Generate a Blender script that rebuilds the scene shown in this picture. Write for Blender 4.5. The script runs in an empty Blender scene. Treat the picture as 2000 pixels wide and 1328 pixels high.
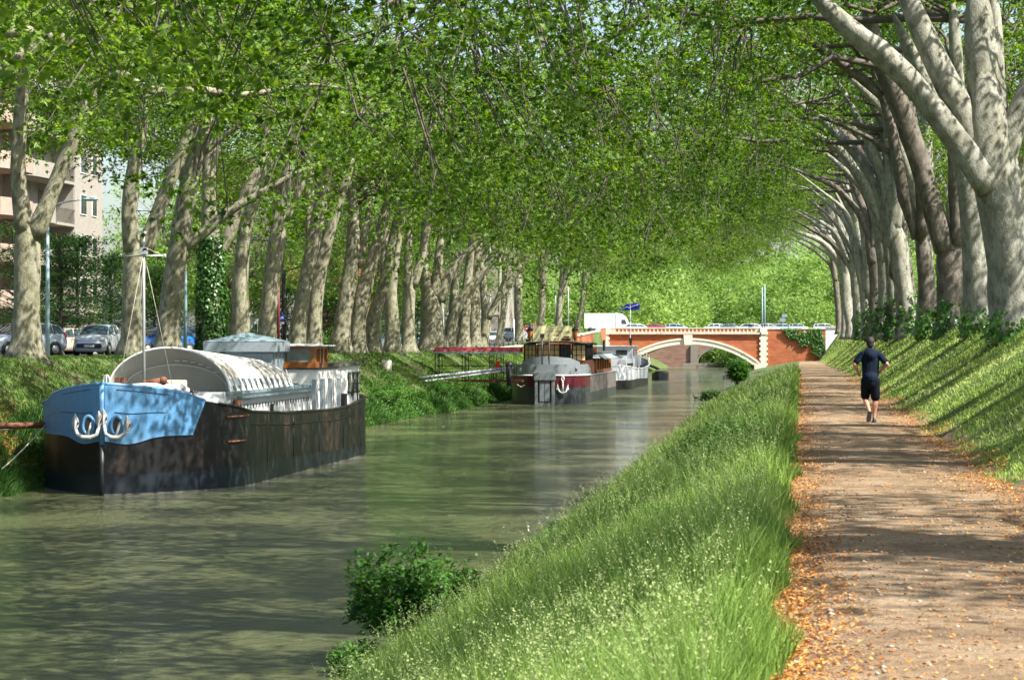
import bpy, math, random
import numpy as np
from mathutils import Vector, Matrix
R = math.radians
scene = bpy.context.scene
# ---------------------------------------------------------------- camera
YAW = math.atan(565/4500); SN, CS = math.sin(YAW), math.cos(YAW); FPX = 4500.0; CZ = 1.75
cam_d = bpy.data.cameras.new('camera'); cam = bpy.data.objects.new('camera', cam_d)
scene.collection.objects.link(cam); scene.camera = cam
cam.location = (0, 0, CZ); cam.rotation_euler = (R(90), 0, YAW)
cam_d.sensor_width = 36; cam_d.lens = FPX/2000*36; cam_d.clip_start = 0.5; cam_d.clip_end = 5000
cam_d.dof.use_dof = True; cam_d.dof.focus_distance = 75; cam_d.dof.aperture_fstop = 9
# ---------------------------------------------------------------- light
SUN_AZ = R(-26); SUN_EL = R(51)          # azimuth measured from +X towards +Y
world = bpy.data.worlds.new('World'); scene.world = world; world.use_nodes = True
wn = world.node_tree.nodes; wl = world.node_tree.links
sky = wn.new('ShaderNodeTexSky'); sky.sky_type = 'NISHITA'; sky.sun_disc = False
sky.sun_elevation = SUN_EL; sky.sun_rotation = math.pi/2 - SUN_AZ
sky.dust_density = 2.5; sky.air_density = 1.0
wl.new(sky.outputs[0], wn['Background'].inputs[0]); wn['Background'].inputs[1].default_value = 0.10
sd = bpy.data.lights.new('sun', 'SUN'); sd.energy = 5.0; sd.angle = R(0.5); sd.color = (1, .95, .86)
sun = bpy.data.objects.new('sun', sd); scene.collection.objects.link(sun)
sdir = Vector((math.cos(SUN_AZ)*math.cos(SUN_EL), math.sin(SUN_AZ)*math.cos(SUN_EL), math.sin(SUN_EL)))
sun.rotation_euler = sdir.to_track_quat('Z', 'Y').to_euler()
scene.view_settings.view_transform = 'Standard'; scene.view_settings.look = 'None'
scene.view_settings.exposure = 1.36; scene.view_settings.gamma = 1
try:
    scene.cycles.max_bounces = 8; scene.cycles.transparent_max_bounces = 12
    scene.cycles.diffuse_bounces = 4; scene.cycles.transmission_bounces = 5
    scene.cycles.sample_clamp_indirect = 6; scene.cycles.use_denoising = True
    scene.cycles.use_adaptive_sampling = True; scene.cycles.adaptive_threshold = 0.015
except Exception: pass
WZ = -2.85
def P(px, py, t):
    u = (px-1000)/FPX; v = (664-py)/FPX
    return Vector((t*(-SN+CS*u), t*(CS+SN*u), CZ+v*t))
def at_x(px, x):                     # depth where pixel column meets the plane X = x
    u = (px-1000)/FPX; return x/(-SN+CS*u)
def at_y(px, y):
    u = (px-1000)/FPX; return y/(CS+SN*u)
# ---------------------------------------------------------------- helpers
def sstep(a, b, x):
    t = np.clip((np.asarray(x, float)-a)/(b-a), 0, 1); return t*t*(3-2*t)
def wob(x, y, s=1.0, seed=0.0):
    x = np.asarray(x, float)/s; y = np.asarray(y, float)/s
    return (np.sin(x*1.3+y*.7+seed)+np.sin(x*-.8+y*1.9+seed*2.1)+np.sin(x*2.9+y*2.3+seed*.7)*.5+np.sin(x*5.1-y*4.3+seed)*.25)/2.75
def tagp(o, label=None, cat=None, group=None, kind=None):
    if label: o['label'] = label
    if cat: o['category'] = cat
    if group: o['group'] = group
    if kind: o['kind'] = kind
    return o
def link(o, parent=None):
    scene.collection.objects.link(o)
    if parent is not None: o.parent = parent
    return o
def thing(name, label, cat, loc=(0, 0, 0), rz=0, group=None):
    o = bpy.data.objects.new(name, None); o.empty_display_size = .2; link(o)
    o.location = loc; o.rotation_euler = (0, 0, rz); return tagp(o, label, cat, group)
def copy_thing(src, loc, rz, label, group=None, scale=None):
    def rec(o, par):
        c = o.copy(); scene.collection.objects.link(c); c.parent = par
        for ch in [k for k in KIDS.get(o.name, [])]: KIDS.setdefault(c.name, []).append(rec(ch, c))
        return c
    c = rec(src, None); c.location = loc; c.rotation_euler = (0, 0, rz); c['label'] = label
    if group: c['group'] = group
    if scale: c.scale = scale
    return c
KIDS = {}
def obj(name, me, parent=None, loc=None, rot=None):
    o = bpy.data.objects.new(name, me); link(o, parent)
    if parent is not None: KIDS.setdefault(parent.name, []).append(o)
    if loc is not None: o.location = loc
    if rot is not None: o.rotation_euler = rot
    return o
class MB:
    def __init__(s): s.v = []; s.f = []; s.m = []; s.sm = []
    def add(s, vs, fs, mi=0, smooth=False):
        b = len(s.v); s.v += [tuple(v) for v in vs]
        for f in fs: s.f.append(tuple(i+b for i in f)); s.m.append(mi); s.sm.append(smooth)
        return s
    def box(s, x0, x1, y0, y1, z0, z1, mi=0, M=None, bev=0):
        vs = [(x0,y0,z0),(x1,y0,z0),(x1,y1,z0),(x0,y1,z0),(x0,y0,z1),(x1,y0,z1),(x1,y1,z1),(x0,y1,z1)]
        if M is not None: vs = [M @ Vector(v) for v in vs]
        return s.add(vs, [(0,3,2,1),(4,5,6,7),(0,1,5,4),(1,2,6,5),(2,3,7,6),(3,0,4,7)], mi)
    def tube(s, pts, rs, n=8, mi=0, smooth=True, cap=True, ell=1.0):
        pts = [Vector(p) for p in pts]
        if not hasattr(rs, '__len__'): rs = [rs]*len(pts)
        vs = []; fs = []; ref = None
        for i, p in enumerate(pts):
            a = pts[max(i-1, 0)]; b = pts[min(i+1, len(pts)-1)]; d = (b-a)
            if d.length < 1e-6: d = Vector((0,0,1))
            d.normalize()
            if ref is None: ref = Vector((1,0,0)) if abs(d.x) < .9 else Vector((0,1,0))
            u = (ref-d*ref.dot(d)).normalized(); w = d.cross(u); ref = u
            for k in range(n):
                an = 2*math.pi*k/n; vs.append(p+(u*math.cos(an)+w*math.sin(an)*ell)*rs[i])
        for i in range(len(pts)-1):
            for k in range(n):
                a = i*n+k; b = i*n+(k+1)%n; fs.append((a, b, b+n, a+n))
        if cap: fs.append(tuple(range(n-1, -1, -1))); fs.append(tuple((len(pts)-1)*n+k for k in range(n)))
        return s.add(vs, fs, mi, smooth)
    def prism(s, poly, z0, z1, mi=0, M=None, smooth=False):   # polygon in XY, extruded in Z
        n = len(poly); vs = [Vector((p[0],p[1],z0)) for p in poly]+[Vector((p[0],p[1],z1)) for p in poly]
        if M is not None: vs = [M @ v for v in vs]
        fs = [tuple(range(n-1,-1,-1)), tuple(range(n, 2*n))]+[(i,(i+1)%n,n+(i+1)%n,n+i) for i in range(n)]
        return s.add(vs, fs, mi, smooth)
    def loft(s, rings, mi=0, smooth=True, closed=False, cap=False):
        n = len(rings[0]); vs = [v for r in rings for v in r]; fs = []
        m = n if closed else n-1
        for i in range(len(rings)-1):
            for k in range(m):
                a = i*n+k; b = i*n+(k+1)%n; fs.append((a, b, b+n, a+n))
        if cap: fs += [tuple(range(n-1,-1,-1)), tuple((len(rings)-1)*n+k for k in range(n))]
        return s.add(vs, fs, mi, smooth)
    def ball(s, c, r, n=10, m=7, mi=0, sc=(1,1,1)):
        c = Vector(c); rings = []
        for i in range(m+1):
            th = math.pi*i/m; rr = max(math.sin(th), .001)
            rings.append([c+Vector((rr*math.cos(2*math.pi*k/n)*r*sc[0], rr*math.sin(2*math.pi*k/n)*r*sc[1], -math.cos(th)*r*sc[2])) for k in range(n)])
        return s.loft(rings, mi, True, True)
    def mesh(s, name, mats):
        me = bpy.data.meshes.new(name); me.from_pydata(s.v, [], s.f)
        for m in (mats if isinstance(mats, (list, tuple)) else [mats]): me.materials.append(m)
        me.polygons.foreach_set('material_index', s.m); me.polygons.foreach_set('use_smooth', s.sm); me.update(); return me
    def build(s, name, mats, parent=None, loc=None, rot=None, bevel=0, fixn=False):
        me = s.mesh(name, mats)
        if fixn or bevel:
            import bmesh
            bm = bmesh.new(); bm.from_mesh(me)
            if bevel:
                bmesh.ops.remove_doubles(bm, verts=bm.verts, dist=1e-5)
                es = [e for e in bm.edges if len(e.link_faces) == 2 and e.calc_face_angle(0) > .6]
                bmesh.ops.bevel(bm, geom=es, offset=bevel, segments=2, affect='EDGES', clamp_overlap=True)
            bmesh.ops.recalc_face_normals(bm, faces=bm.faces); bm.to_mesh(me); bm.free()
        return obj(name, me, parent, loc, rot)
def npmesh(name, V, F, mat, attrs=None, smooth=False):
    V = np.asarray(V, np.float32); F = np.asarray(F, np.int32); k = F.shape[1]
    me = bpy.data.meshes.new(name); me.vertices.add(len(V)); me.vertices.foreach_set('co', V.ravel())
    me.loops.add(F.size); me.loops.foreach_set('vertex_index', F.ravel())
    me.polygons.add(len(F)); me.polygons.foreach_set('loop_start', np.arange(0, F.size, k, dtype=np.int32))
    if smooth: me.polygons.foreach_set('use_smooth', np.ones(len(F), bool))
    for nm, a in (attrs or {}).items():
        at = me.attributes.new(nm, 'FLOAT', 'POINT'); at.data.foreach_set('value', np.asarray(a, np.float32))
    me.update(calc_edges=True); me.materials.append(mat); return me
# ---------------------------------------------------------------- materials
def newmat(name):
    m = bpy.data.materials.new(name); m.use_nodes = True; nt = m.node_tree
    return m, nt, nt.nodes, nt.links, nt.nodes['Principled BSDF']
def noise(nt, scale, detail=4, rough=.55, vec=None, stretch=None, coord='Object'):
    n = nt.nodes.new('ShaderNodeTexNoise'); n.inputs['Scale'].default_value = scale
    n.inputs['Detail'].default_value = detail; n.inputs['Roughness'].default_value = rough
    if vec is None:
        tc = nt.nodes.new('ShaderNodeTexCoord'); vec = tc.outputs[coord]
    if stretch:
        mp = nt.nodes.new('ShaderNodeMapping'); mp.inputs['Scale'].default_value = stretch
        nt.links.new(vec, mp.inputs[0]); vec = mp.outputs[0]
    nt.links.new(vec, n.inputs['Vector']); return n
def ramp(nt, src, stops):
    r = nt.nodes.new('ShaderNodeValToRGB'); e = r.color_ramp.elements
    e[0].position, e[0].color = stops[0][0], (*stops[0][1], 1); e[1].position, e[1].color = stops[-1][0], (*stops[-1][1], 1)
    for p, c in stops[1:-1]: k = e.new(p); k.color = (*c, 1)
    nt.links.new(src, r.inputs[0]); return r
def mixc(nt, fac, a, b, mode='MIX'):
    m = nt.nodes.new('ShaderNodeMix'); m.data_type = 'RGBA'; m.blend_type = mode
    for s, v in ((0, fac), (6, a), (7, b)):
        if isinstance(v, (int, float)): m.inputs[s].default_value = v
        elif isinstance(v, tuple): m.inputs[s].default_value = (*v, 1)
        else: nt.links.new(v, m.inputs[s])
    return m.outputs[2]
def bump(nt, h, strength=.3, dist=.05, bsdf=None):
    b = nt.nodes.new('ShaderNodeBump'); b.inputs['Strength'].default_value = strength; b.inputs['Distance'].default_value = dist
    nt.links.new(h, b.inputs['Height'])
    if bsdf: nt.links.new(b.outputs[0], bsdf.inputs['Normal'])
    return b
def simple(name, col, rough=.6, metal=0, var=.12, scale=3.0, bmp=0.0, coat=0):
    m, nt, N, L, B = newmat(name); n = noise(nt, scale, 5)
    lo = tuple(c*(1-var) for c in col); hi = tuple(min(1, c*(1+var)) for c in col)
    r = ramp(nt, n.outputs[0], [(.3, lo), (.7, hi)]); L.new(r.outputs[0], B.inputs['Base Color'])
    B.inputs['Roughness'].default_value = rough; B.inputs['Metallic'].default_value = metal
    if coat: B.inputs['Coat Weight'].default_value = coat
    if bmp: bump(nt, n.outputs[0], bmp, .03, B)
    return m
def weathered(name, col, stain, amt=.5, rough=.6, scale=1.5, metal=0):
    """paint with vertical runs of dirt or rust"""
    m, nt, N, L, B = newmat(name)
    a = noise(nt, scale*2, 6, .6, stretch=(1, 1, .12)); b = noise(nt, scale*.7, 4)
    mul = N.new('ShaderNodeMath'); mul.operation = 'MULTIPLY'; L.new(a.outputs[0], mul.inputs[0]); L.new(b.outputs[0], mul.inputs[1])
    f = ramp(nt, mul.outputs[0], [(.22+.12*(1-amt), (0,0,0)), (.42, (1,1,1))])
    f2 = N.new('ShaderNodeMath'); f2.operation = 'MULTIPLY'; L.new(f.outputs[0], f2.inputs[0]); f2.inputs[1].default_value = amt
    n2 = noise(nt, scale*8, 4); base = ramp(nt, n2.outputs[0], [(.3, tuple(c*.85 for c in col)), (.7, tuple(min(1, c*1.12) for c in col))])
    L.new(mixc(nt, f2.outputs[0], base.outputs[0], stain), B.inputs['Base Color'])
    B.inputs['Roughness'].default_value = rough; B.inputs['Metallic'].default_value = metal
    bump(nt, b.outputs[0], .15, .02, B); return m
def leafmat(name, cols, trans=.45, rough=.5, gloss=True):
    m, nt, N, L, B = newmat(name)
    at = N.new('ShaderNodeAttribute'); at.attribute_name = 'rnd'
    oi = N.new('ShaderNodeObjectInfo'); add = N.new('ShaderNodeMath'); add.operation = 'MULTIPLY_ADD'
    L.new(oi.outputs['Random'], add.inputs[0]); add.inputs[1].default_value = .42; L.new(at.outputs['Fac'], add.inputs[2])
    k = len(cols); r = ramp(nt, add.outputs[0], [(i/(k-1)*1.0, c) for i, c in enumerate(cols)])
    L.new(r.outputs[0], B.inputs['Base Color']); B.inputs['Roughness'].default_value = rough
    B.inputs['Specular IOR Level'].default_value = .35
    tr = N.new('ShaderNodeBsdfTranslucent'); hs = N.new('ShaderNodeHueSaturation'); hs.inputs['Value'].default_value = 1.9; hs.inputs['Saturation'].default_value = 1.1
    hs.inputs['Hue'].default_value = .485
    L.new(r.outputs[0], hs.inputs['Color']); L.new(hs.outputs[0], tr.inputs['Color'])
    mx = N.new('ShaderNodeMixShader'); mx.inputs[0].default_value = trans
    L.new(B.outputs[0], mx.inputs[1]); L.new(tr.outputs[0], mx.inputs[2]); L.new(mx.outputs[0], N['Material Output'].inputs[0]); return m
def barkmat(name, a, b, c, moss=(.16,.17,.06), mossamt=.45):
    m, nt, N, L, B = newmat(name)
    n1 = noise(nt, 1.1, 5, .6); n2 = noise(nt, 5, 5, .65, stretch=(1,1,.5)); n3 = noise(nt, 24, 4, .7, stretch=(1,1,.6))
    r1 = ramp(nt, n2.outputs[0], [(.34, a), (.46, b), (.58, c), (.7, b)])
    r2 = ramp(nt, n1.outputs[0], [(.45, (0,0,0)), (.68, (1,1,1))])
    mm = N.new('ShaderNodeMath'); mm.operation = 'MULTIPLY'; L.new(r2.outputs[0], mm.inputs[0]); mm.inputs[1].default_value = mossamt
    c1 = mixc(nt, mm.outputs[0], r1.outputs[0], moss)
    r3 = ramp(nt, n3.outputs[0], [(.3, (.62,.6,.58)), (.62, (1,1,1))])
    L.new(mixc(nt, .75, c1, r3.outputs[0], 'MULTIPLY'), B.inputs['Base Color']); B.inputs['Roughness'].default_value = .85
    ad = N.new('ShaderNodeMath'); ad.operation = 'ADD'; L.new(n3.outputs[0], ad.inputs[0]); L.new(n2.outputs[0], ad.inputs[1])
    bump(nt, ad.outputs[0], .5, .05, B); return m
M = {}
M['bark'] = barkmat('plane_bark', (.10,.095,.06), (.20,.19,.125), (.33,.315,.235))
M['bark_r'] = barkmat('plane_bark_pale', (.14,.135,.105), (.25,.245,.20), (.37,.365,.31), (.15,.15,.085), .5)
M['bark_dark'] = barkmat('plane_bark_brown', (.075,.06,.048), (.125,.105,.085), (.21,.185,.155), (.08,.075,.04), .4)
M['twig'] = simple('twig_bark', (.10,.085,.068), .9, scale=6)
M['leaf'] = leafmat('plane_leaf', [(.025,.068,.008), (.062,.140,.013), (.115,.215,.022), (.19,.295,.045)], .44)
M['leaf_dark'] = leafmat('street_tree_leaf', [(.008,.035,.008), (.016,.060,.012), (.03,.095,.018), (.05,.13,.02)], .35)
M['leaf_sun_tint'] = leafmat('plane_leaf_sun_tint', [(.05,.115,.018), (.10,.20,.03), (.16,.28,.05), (.23,.35,.09)], .5)  # lighter plane leaf copy, sunlight on the shaded second row put into its colour
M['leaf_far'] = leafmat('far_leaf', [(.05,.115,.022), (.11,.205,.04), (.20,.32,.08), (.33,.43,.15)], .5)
M['leaf_bush'] = leafmat('bush_leaf', [(.02,.07,.012), (.04,.12,.018), (.07,.18,.03), (.12,.24,.05)], .4)
M['ivy'] = leafmat('ivy_leaf', [(.012,.05,.010), (.025,.085,.015), (.05,.13,.02), (.085,.19,.035)], .3, .35)
def glassy(name, col, rough=.06):
    m = simple(name, col, rough, 0, .25, 2.0); m.node_tree.nodes['Principled BSDF'].inputs['Specular IOR Level'].default_value = .8; return m
# ---------------------------------------------------------------- terrain
def left_top(y): return 1.0 - .2*sstep(100, 160, y) + 2.05*sstep(205, 335, y) - 1.9*sstep(367, 372, y)
def right_top(y): return 1.95 + .85*sstep(280, 345, y) - 1.2*sstep(367, 374, y)
def path_z(y): return -1.5*np.clip((np.asarray(y, float)-110)/240, 0, 1)
def shore_l(y): return -23.6 + 1.3*sstep(60, 200, y) + .25*wob(y, 0, 6, 1)
def shore_r(y): return -5.35 - 1.9*sstep(70, 260, y) + .16*wob(y, 3, 5, 4)
def gz(x, y):
    x = np.asarray(x, float); y = np.asarray(y, float)
    x, y = np.broadcast_arrays(x, y)
    pz = path_z(y); lt = left_top(y); rt = right_top(y); sl = shore_l(y); sr = shore_r(y)
    rough = .05*wob(x, y, .8) + .10*wob(x, y, 3.3, 2)
    # right: canal side slope, path, bank, plateau
    z = np.full(x.shape, WZ-1.6)
    t = np.clip((x-sr)/(-.45-sr), -1, 1); zr = WZ + (pz-.05-WZ)*np.where(t > 0, t**.85*np.sign(t+1e-9), t*1.5)
    zr = zr + rough*sstep(0, .3, t)*sstep(1.0, .8, t)
    zp = pz + .012*wob(x, y, .5)
    zp = zp - .05*sstep(.5,-.4, x)
    tb = np.clip((x-2.45)/3.0, 0, 1); zb = pz+(rt-pz)*(tb**1.05) + rough*sstep(0, .25, tb)
    zr = np.where(x > -.45, zp, zr); zr = np.where(x > 2.45, zb, zr)
    # left bank
    crest = -27.6-2.7*sstep(318, 346, y)*sstep(374, 368, y)
    wall = sstep(202, 206, y)
    lowtop = np.where(y > 202, .75-1.2*sstep(205, 340, y), lt)
    tl = np.clip((sl-x)/(sl-crest), -1, 1)
    zl = WZ + (lowtop-WZ)*np.where(tl > 0, np.abs(tl)**.8, tl*1.5) + rough*sstep(0, .3, tl)*1.2
    zt = lt + .06*wob(x, y, 2.5, 5)*sstep(-31.5, -29, x)*(1-wall)
    zl = np.where(x < crest, np.where(tl >= 1, zt, zl), zl)
    z = np.where(x > sr-3, zr, z); z = np.where(x < sl+3, zl, z)
    mid = (x <= sr-3) & (x >= sl+3); z = np.where(mid, WZ-1.6, z)
    return np.maximum(z, WZ-1.6)
def gzf(x, y): return float(gz(x, y))
xs = np.concatenate([[-900,-400,-200,-120,-80,-60,-50,-45], np.arange(-42, -29, 1.0), np.arange(-29, -27.8, .3), [-27.61,-27.59], np.arange(-27.3,-21.3,.25), [-20,-14,-10], np.arange(-8.6, 6.6, .25), np.arange(7, 16, 1), [18,25,40,80,160,400,900]])
ys = np.concatenate([np.arange(2, 60, .5), np.arange(60, 130, 1.0), np.arange(130, 420, 2.0), [440,480,540,640,800,1100,1500]])
XX, YY = np.meshgrid(xs, ys); ZZ = gz(XX, YY)
nx, ny = len(xs), len(ys); idx = np.arange(nx*ny).reshape(ny, nx)
F = np.stack([idx[:-1,:-1], idx[:-1,1:], idx[1:,1:], idx[1:,:-1]], -1).reshape(-1, 4)
m, nt, N, L, B = newmat('bank_soil')
n1 = noise(nt, .6, 6, .6); n2 = noise(nt, 9, 6, .7)
c = ramp(nt, n1.outputs[0], [(.38, (.05,.10,.018)), (.5, (.08,.14,.028)), (.62, (.085,.075,.035)), (.72, (.15,.10,.06))])
g = ramp(nt, n2.outputs[0], [(.3, (.55,.55,.5)), (.7, (1.25,1.2,1.1))])
L.new(mixc(nt, 1.0, c.outputs[0], g.outputs[0], 'MULTIPLY'), B.inputs['Base Color']); B.inputs['Roughness'].default_value = .95
bump(nt, n2.outputs[0], .7, .08, B); M['soil'] = m
tagp(obj('ground', npmesh('ground', np.stack([XX, YY, ZZ], -1).reshape(-1, 3), F, M['soil'], smooth=True)), kind='structure')
# ---- dirt path
m, nt, N, L, B = newmat('dirt_path')
n1 = noise(nt, .9, 6, .6); n2 = noise(nt, 14, 6, .75, stretch=(1,.8,1)); n3 = noise(nt, 55, 3, .7)
c = ramp(nt, n1.outputs[0], [(.32, (.17,.108,.058)), (.5, (.27,.185,.105)), (.68, (.35,.26,.165))])
g = ramp(nt, n2.outputs[0], [(.32, (.42,.38,.36)), (.5, (.95,.95,.95)), (.7, (1.3,1.2,1.08))])
k = mixc(nt, 1.0, c.outputs[0], g.outputs[0], 'MULTIPLY')
st = ramp(nt, n3.outputs[0], [(.66, (0,0,0)), (.72, (1,1,1))])
L.new(mixc(nt, st.outputs[0], k, (.40,.33,.24)), B.inputs['Base Color']); B.inputs['Roughness'].default_value = .95
ad = N.new('ShaderNodeMath'); ad.operation = 'ADD'; L.new(n2.outputs[0], ad.inputs[0]); L.new(n3.outputs[0], ad.inputs[1])
bump(nt, ad.outputs[0], .8, .04, B); M['dirt'] = m
py_ = np.concatenate([np.arange(2, 60, .25), np.arange(60, 352, 1.5)]); U = np.linspace(0, 1, 17); V = []
for y in py_:
    a = -.28+.14*float(wob(y, 0, .9, 3))+.06*float(wob(y, 0, .3, 1)); b = 2.62+.30*float(wob(y, 9, 1.6, 2))+.10*float(wob(y, 2, .4, 6))
    x = a+(b-a)*U; V.append(np.stack([x, np.full(17, y), gz(x, y)+.012+.02*np.sin(math.pi*U)], -1))
V = np.array(V).reshape(-1, 3); idx = np.arange(len(V)).reshape(-1, 17)
F = np.stack([idx[:-1,:-1], idx[:-1,1:], idx[1:,1:], idx[1:,:-1]], -1).reshape(-1, 4)
tagp(obj('path', npmesh('path', V, F, M['dirt'], smooth=True)), kind='structure')
# ---- road on the left and over the bridge
m, nt, N, L, B = newmat('asphalt')
n1 = noise(nt, .5, 5); n2 = noise(nt, 40, 3)
c = ramp(nt, n1.outputs[0], [(.3, (.07,.07,.072)), (.7, (.12,.118,.112))]); L.new(c.outputs[0], B.inputs['Base Color'])
B.inputs['Roughness'].default_value = .85; bump(nt, n2.outputs[0], .3, .01, B); M['asphalt'] = m
ry = np.concatenate([np.arange(60, 356, 4.0), [356]]); V = []
for y in ry:
    for x in (-46, -42, -38, -34, -31.2): V.append((x, y, float(left_top(y))+.02))
idx = np.arange(len(V)).reshape(-1, 5); F = np.stack([idx[:-1,:-1], idx[:-1,1:], idx[1:,1:], idx[1:,:-1]], -1).reshape(-1, 4)
tagp(obj('road', npmesh('road', V, F, M['asphalt'])), kind='structure')
# ---- water
m, nt, N, L, B = newmat('canal_water')
B.inputs['Base Color'].default_value = (.115,.125,.062,1); B.inputs['Roughness'].default_value = .04
B.inputs['IOR'].default_value = 1.4; B.inputs['Specular IOR Level'].default_value = .75
tc = N.new('ShaderNodeTexCoord')
mur = noise(nt, .09, 4, .6, tc.outputs['Object'], (1,.45,1)); mr = ramp(nt, mur.outputs[0], [(.35, (.090,.102,.045)), (.65, (.135,.142,.070))]); L.new(mr.outputs[0], B.inputs['Base Color'])
w1 = noise(nt, 4.0, 5, .75, tc.outputs['Object'], (.9, .8, 1)); w2 = noise(nt, 1.3, 2, .5, tc.outputs['Object'], (.9, .7, 1)); w3 = noise(nt, 11, 2, .5, tc.outputs['Object'], (.6,1.2,1))
calm = noise(nt, .11, 3, .5, tc.outputs['Object'], (.8,.6,1)); cr = ramp(nt, calm.outputs[0], [(.30, (.45,)*3), (.62, (1,)*3)])
s1 = N.new('ShaderNodeMath'); s1.operation = 'MULTIPLY_ADD'; L.new(w2.outputs[0], s1.inputs[0]); s1.inputs[1].default_value = .9; L.new(w1.outputs[0], s1.inputs[2])
s2 = N.new('ShaderNodeMath'); s2.operation = 'MULTIPLY_ADD'; L.new(w3.outputs[0], s2.inputs[0]); s2.inputs[1].default_value = .25; L.new(s1.outputs[0], s2.inputs[2])
s3 = N.new('ShaderNodeMath'); s3.operation = 'MULTIPLY'; L.new(s2.outputs[0], s3.inputs[0]); L.new(cr.outputs[0], s3.inputs[1])
bump(nt, s3.outputs[0], 1.0, .28, B); M['water'] = m
tagp(obj('water', npmesh('water', [(-26,-5,WZ),(-3.5,-5,WZ),(-3.5,1400,WZ),(-26,1400,WZ)], [(0,1,2,3)], m)), kind='structure')
# ================================================================= TREES
rng = np.random.default_rng(7)
def rot_from(nrm, yaw):
    n = nrm/np.linalg.norm(nrm, axis=1, keepdims=True)
    ref = np.tile([0., 0, 1], (len(n), 1)); ref[np.abs(n[:,2]) > .95] = [1, 0, 0]
    u = np.cross(ref, n); u /= np.linalg.norm(u, axis=1, keepdims=True); v = np.cross(n, u)
    c, s = np.cos(yaw)[:,None], np.sin(yaw)[:,None]
    return u*c+v*s, -u*s+v*c, n
PLANE = np.array([[-.27,.05,.0],[.27,.05,.0],[0,1,-.12],  [.14,0,.05],[-.12,.55,.05],[-.62,.42,-.16],  [-.14,0,.06],[.12,.55,.06],[.62,.42,-.14]])
PLANE_F = np.array([[0,1,2],[3,4,5],[6,8,7]])
OVAL = np.array([[0,0,0],[-.26,.45,.10],[0,1,-.05],[.26,.45,.10],[0,.5,0.0]])
OVAL_F = np.array([[0,4,1],[1,4,2],[0,3,4],[3,2,4]])
def leaves(C, nrm, size, tmpl, tf, rnd, yaw=None):
    n = len(C); yaw = rng.uniform(0, 6.283, n) if yaw is None else yaw
    u, v, w = rot_from(nrm, yaw); s = size[:,None,None]
    V = C[:,None,:] + s*(tmpl[None,:,0,None]*u[:,None,:]+tmpl[None,:,1,None]*v[:,None,:]+tmpl[None,:,2,None]*w[:,None,:])
    k = len(tmpl); F = (tf[None]+np.arange(n)[:,None,None]*k).reshape(-1, 3)
    return V.reshape(-1, 3), F, np.repeat(rnd, k)
def leafcloud(name, C, mat, size=.17, tmpl=PLANE, tf=PLANE_F, up=1.0, rnd=None):
    n = len(C); nrm = rng.normal(0, 1, (n, 3)); nrm[:,2] = np.abs(nrm[:,2])+up
    sz = size*rng.uniform(.65, 1.3, n)
    rnd = rng.uniform(0, .8, n) if rnd is None else rnd
    V, F, r = leaves(C, nrm, sz, tmpl, tf, rnd); return npmesh(name, V, F, mat, {'rnd': r})
def curve(p0, p1, k=5, sag=0.0, jit=.1, r=None):
    p0 = Vector(p0); p1 = Vector(p1); d = (p1-p0).length; out = []
    for i in range(k+1):
        t = i/k; q = p0.lerp(p1, t); a = math.sin(math.pi*t)
        q = q+Vector((random.uniform(-1,1), random.uniform(-1,1), random.uniform(-1,1)))*jit*d*a*.6
        q.z += sag*d*a; out.append(q)
    return out
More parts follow.
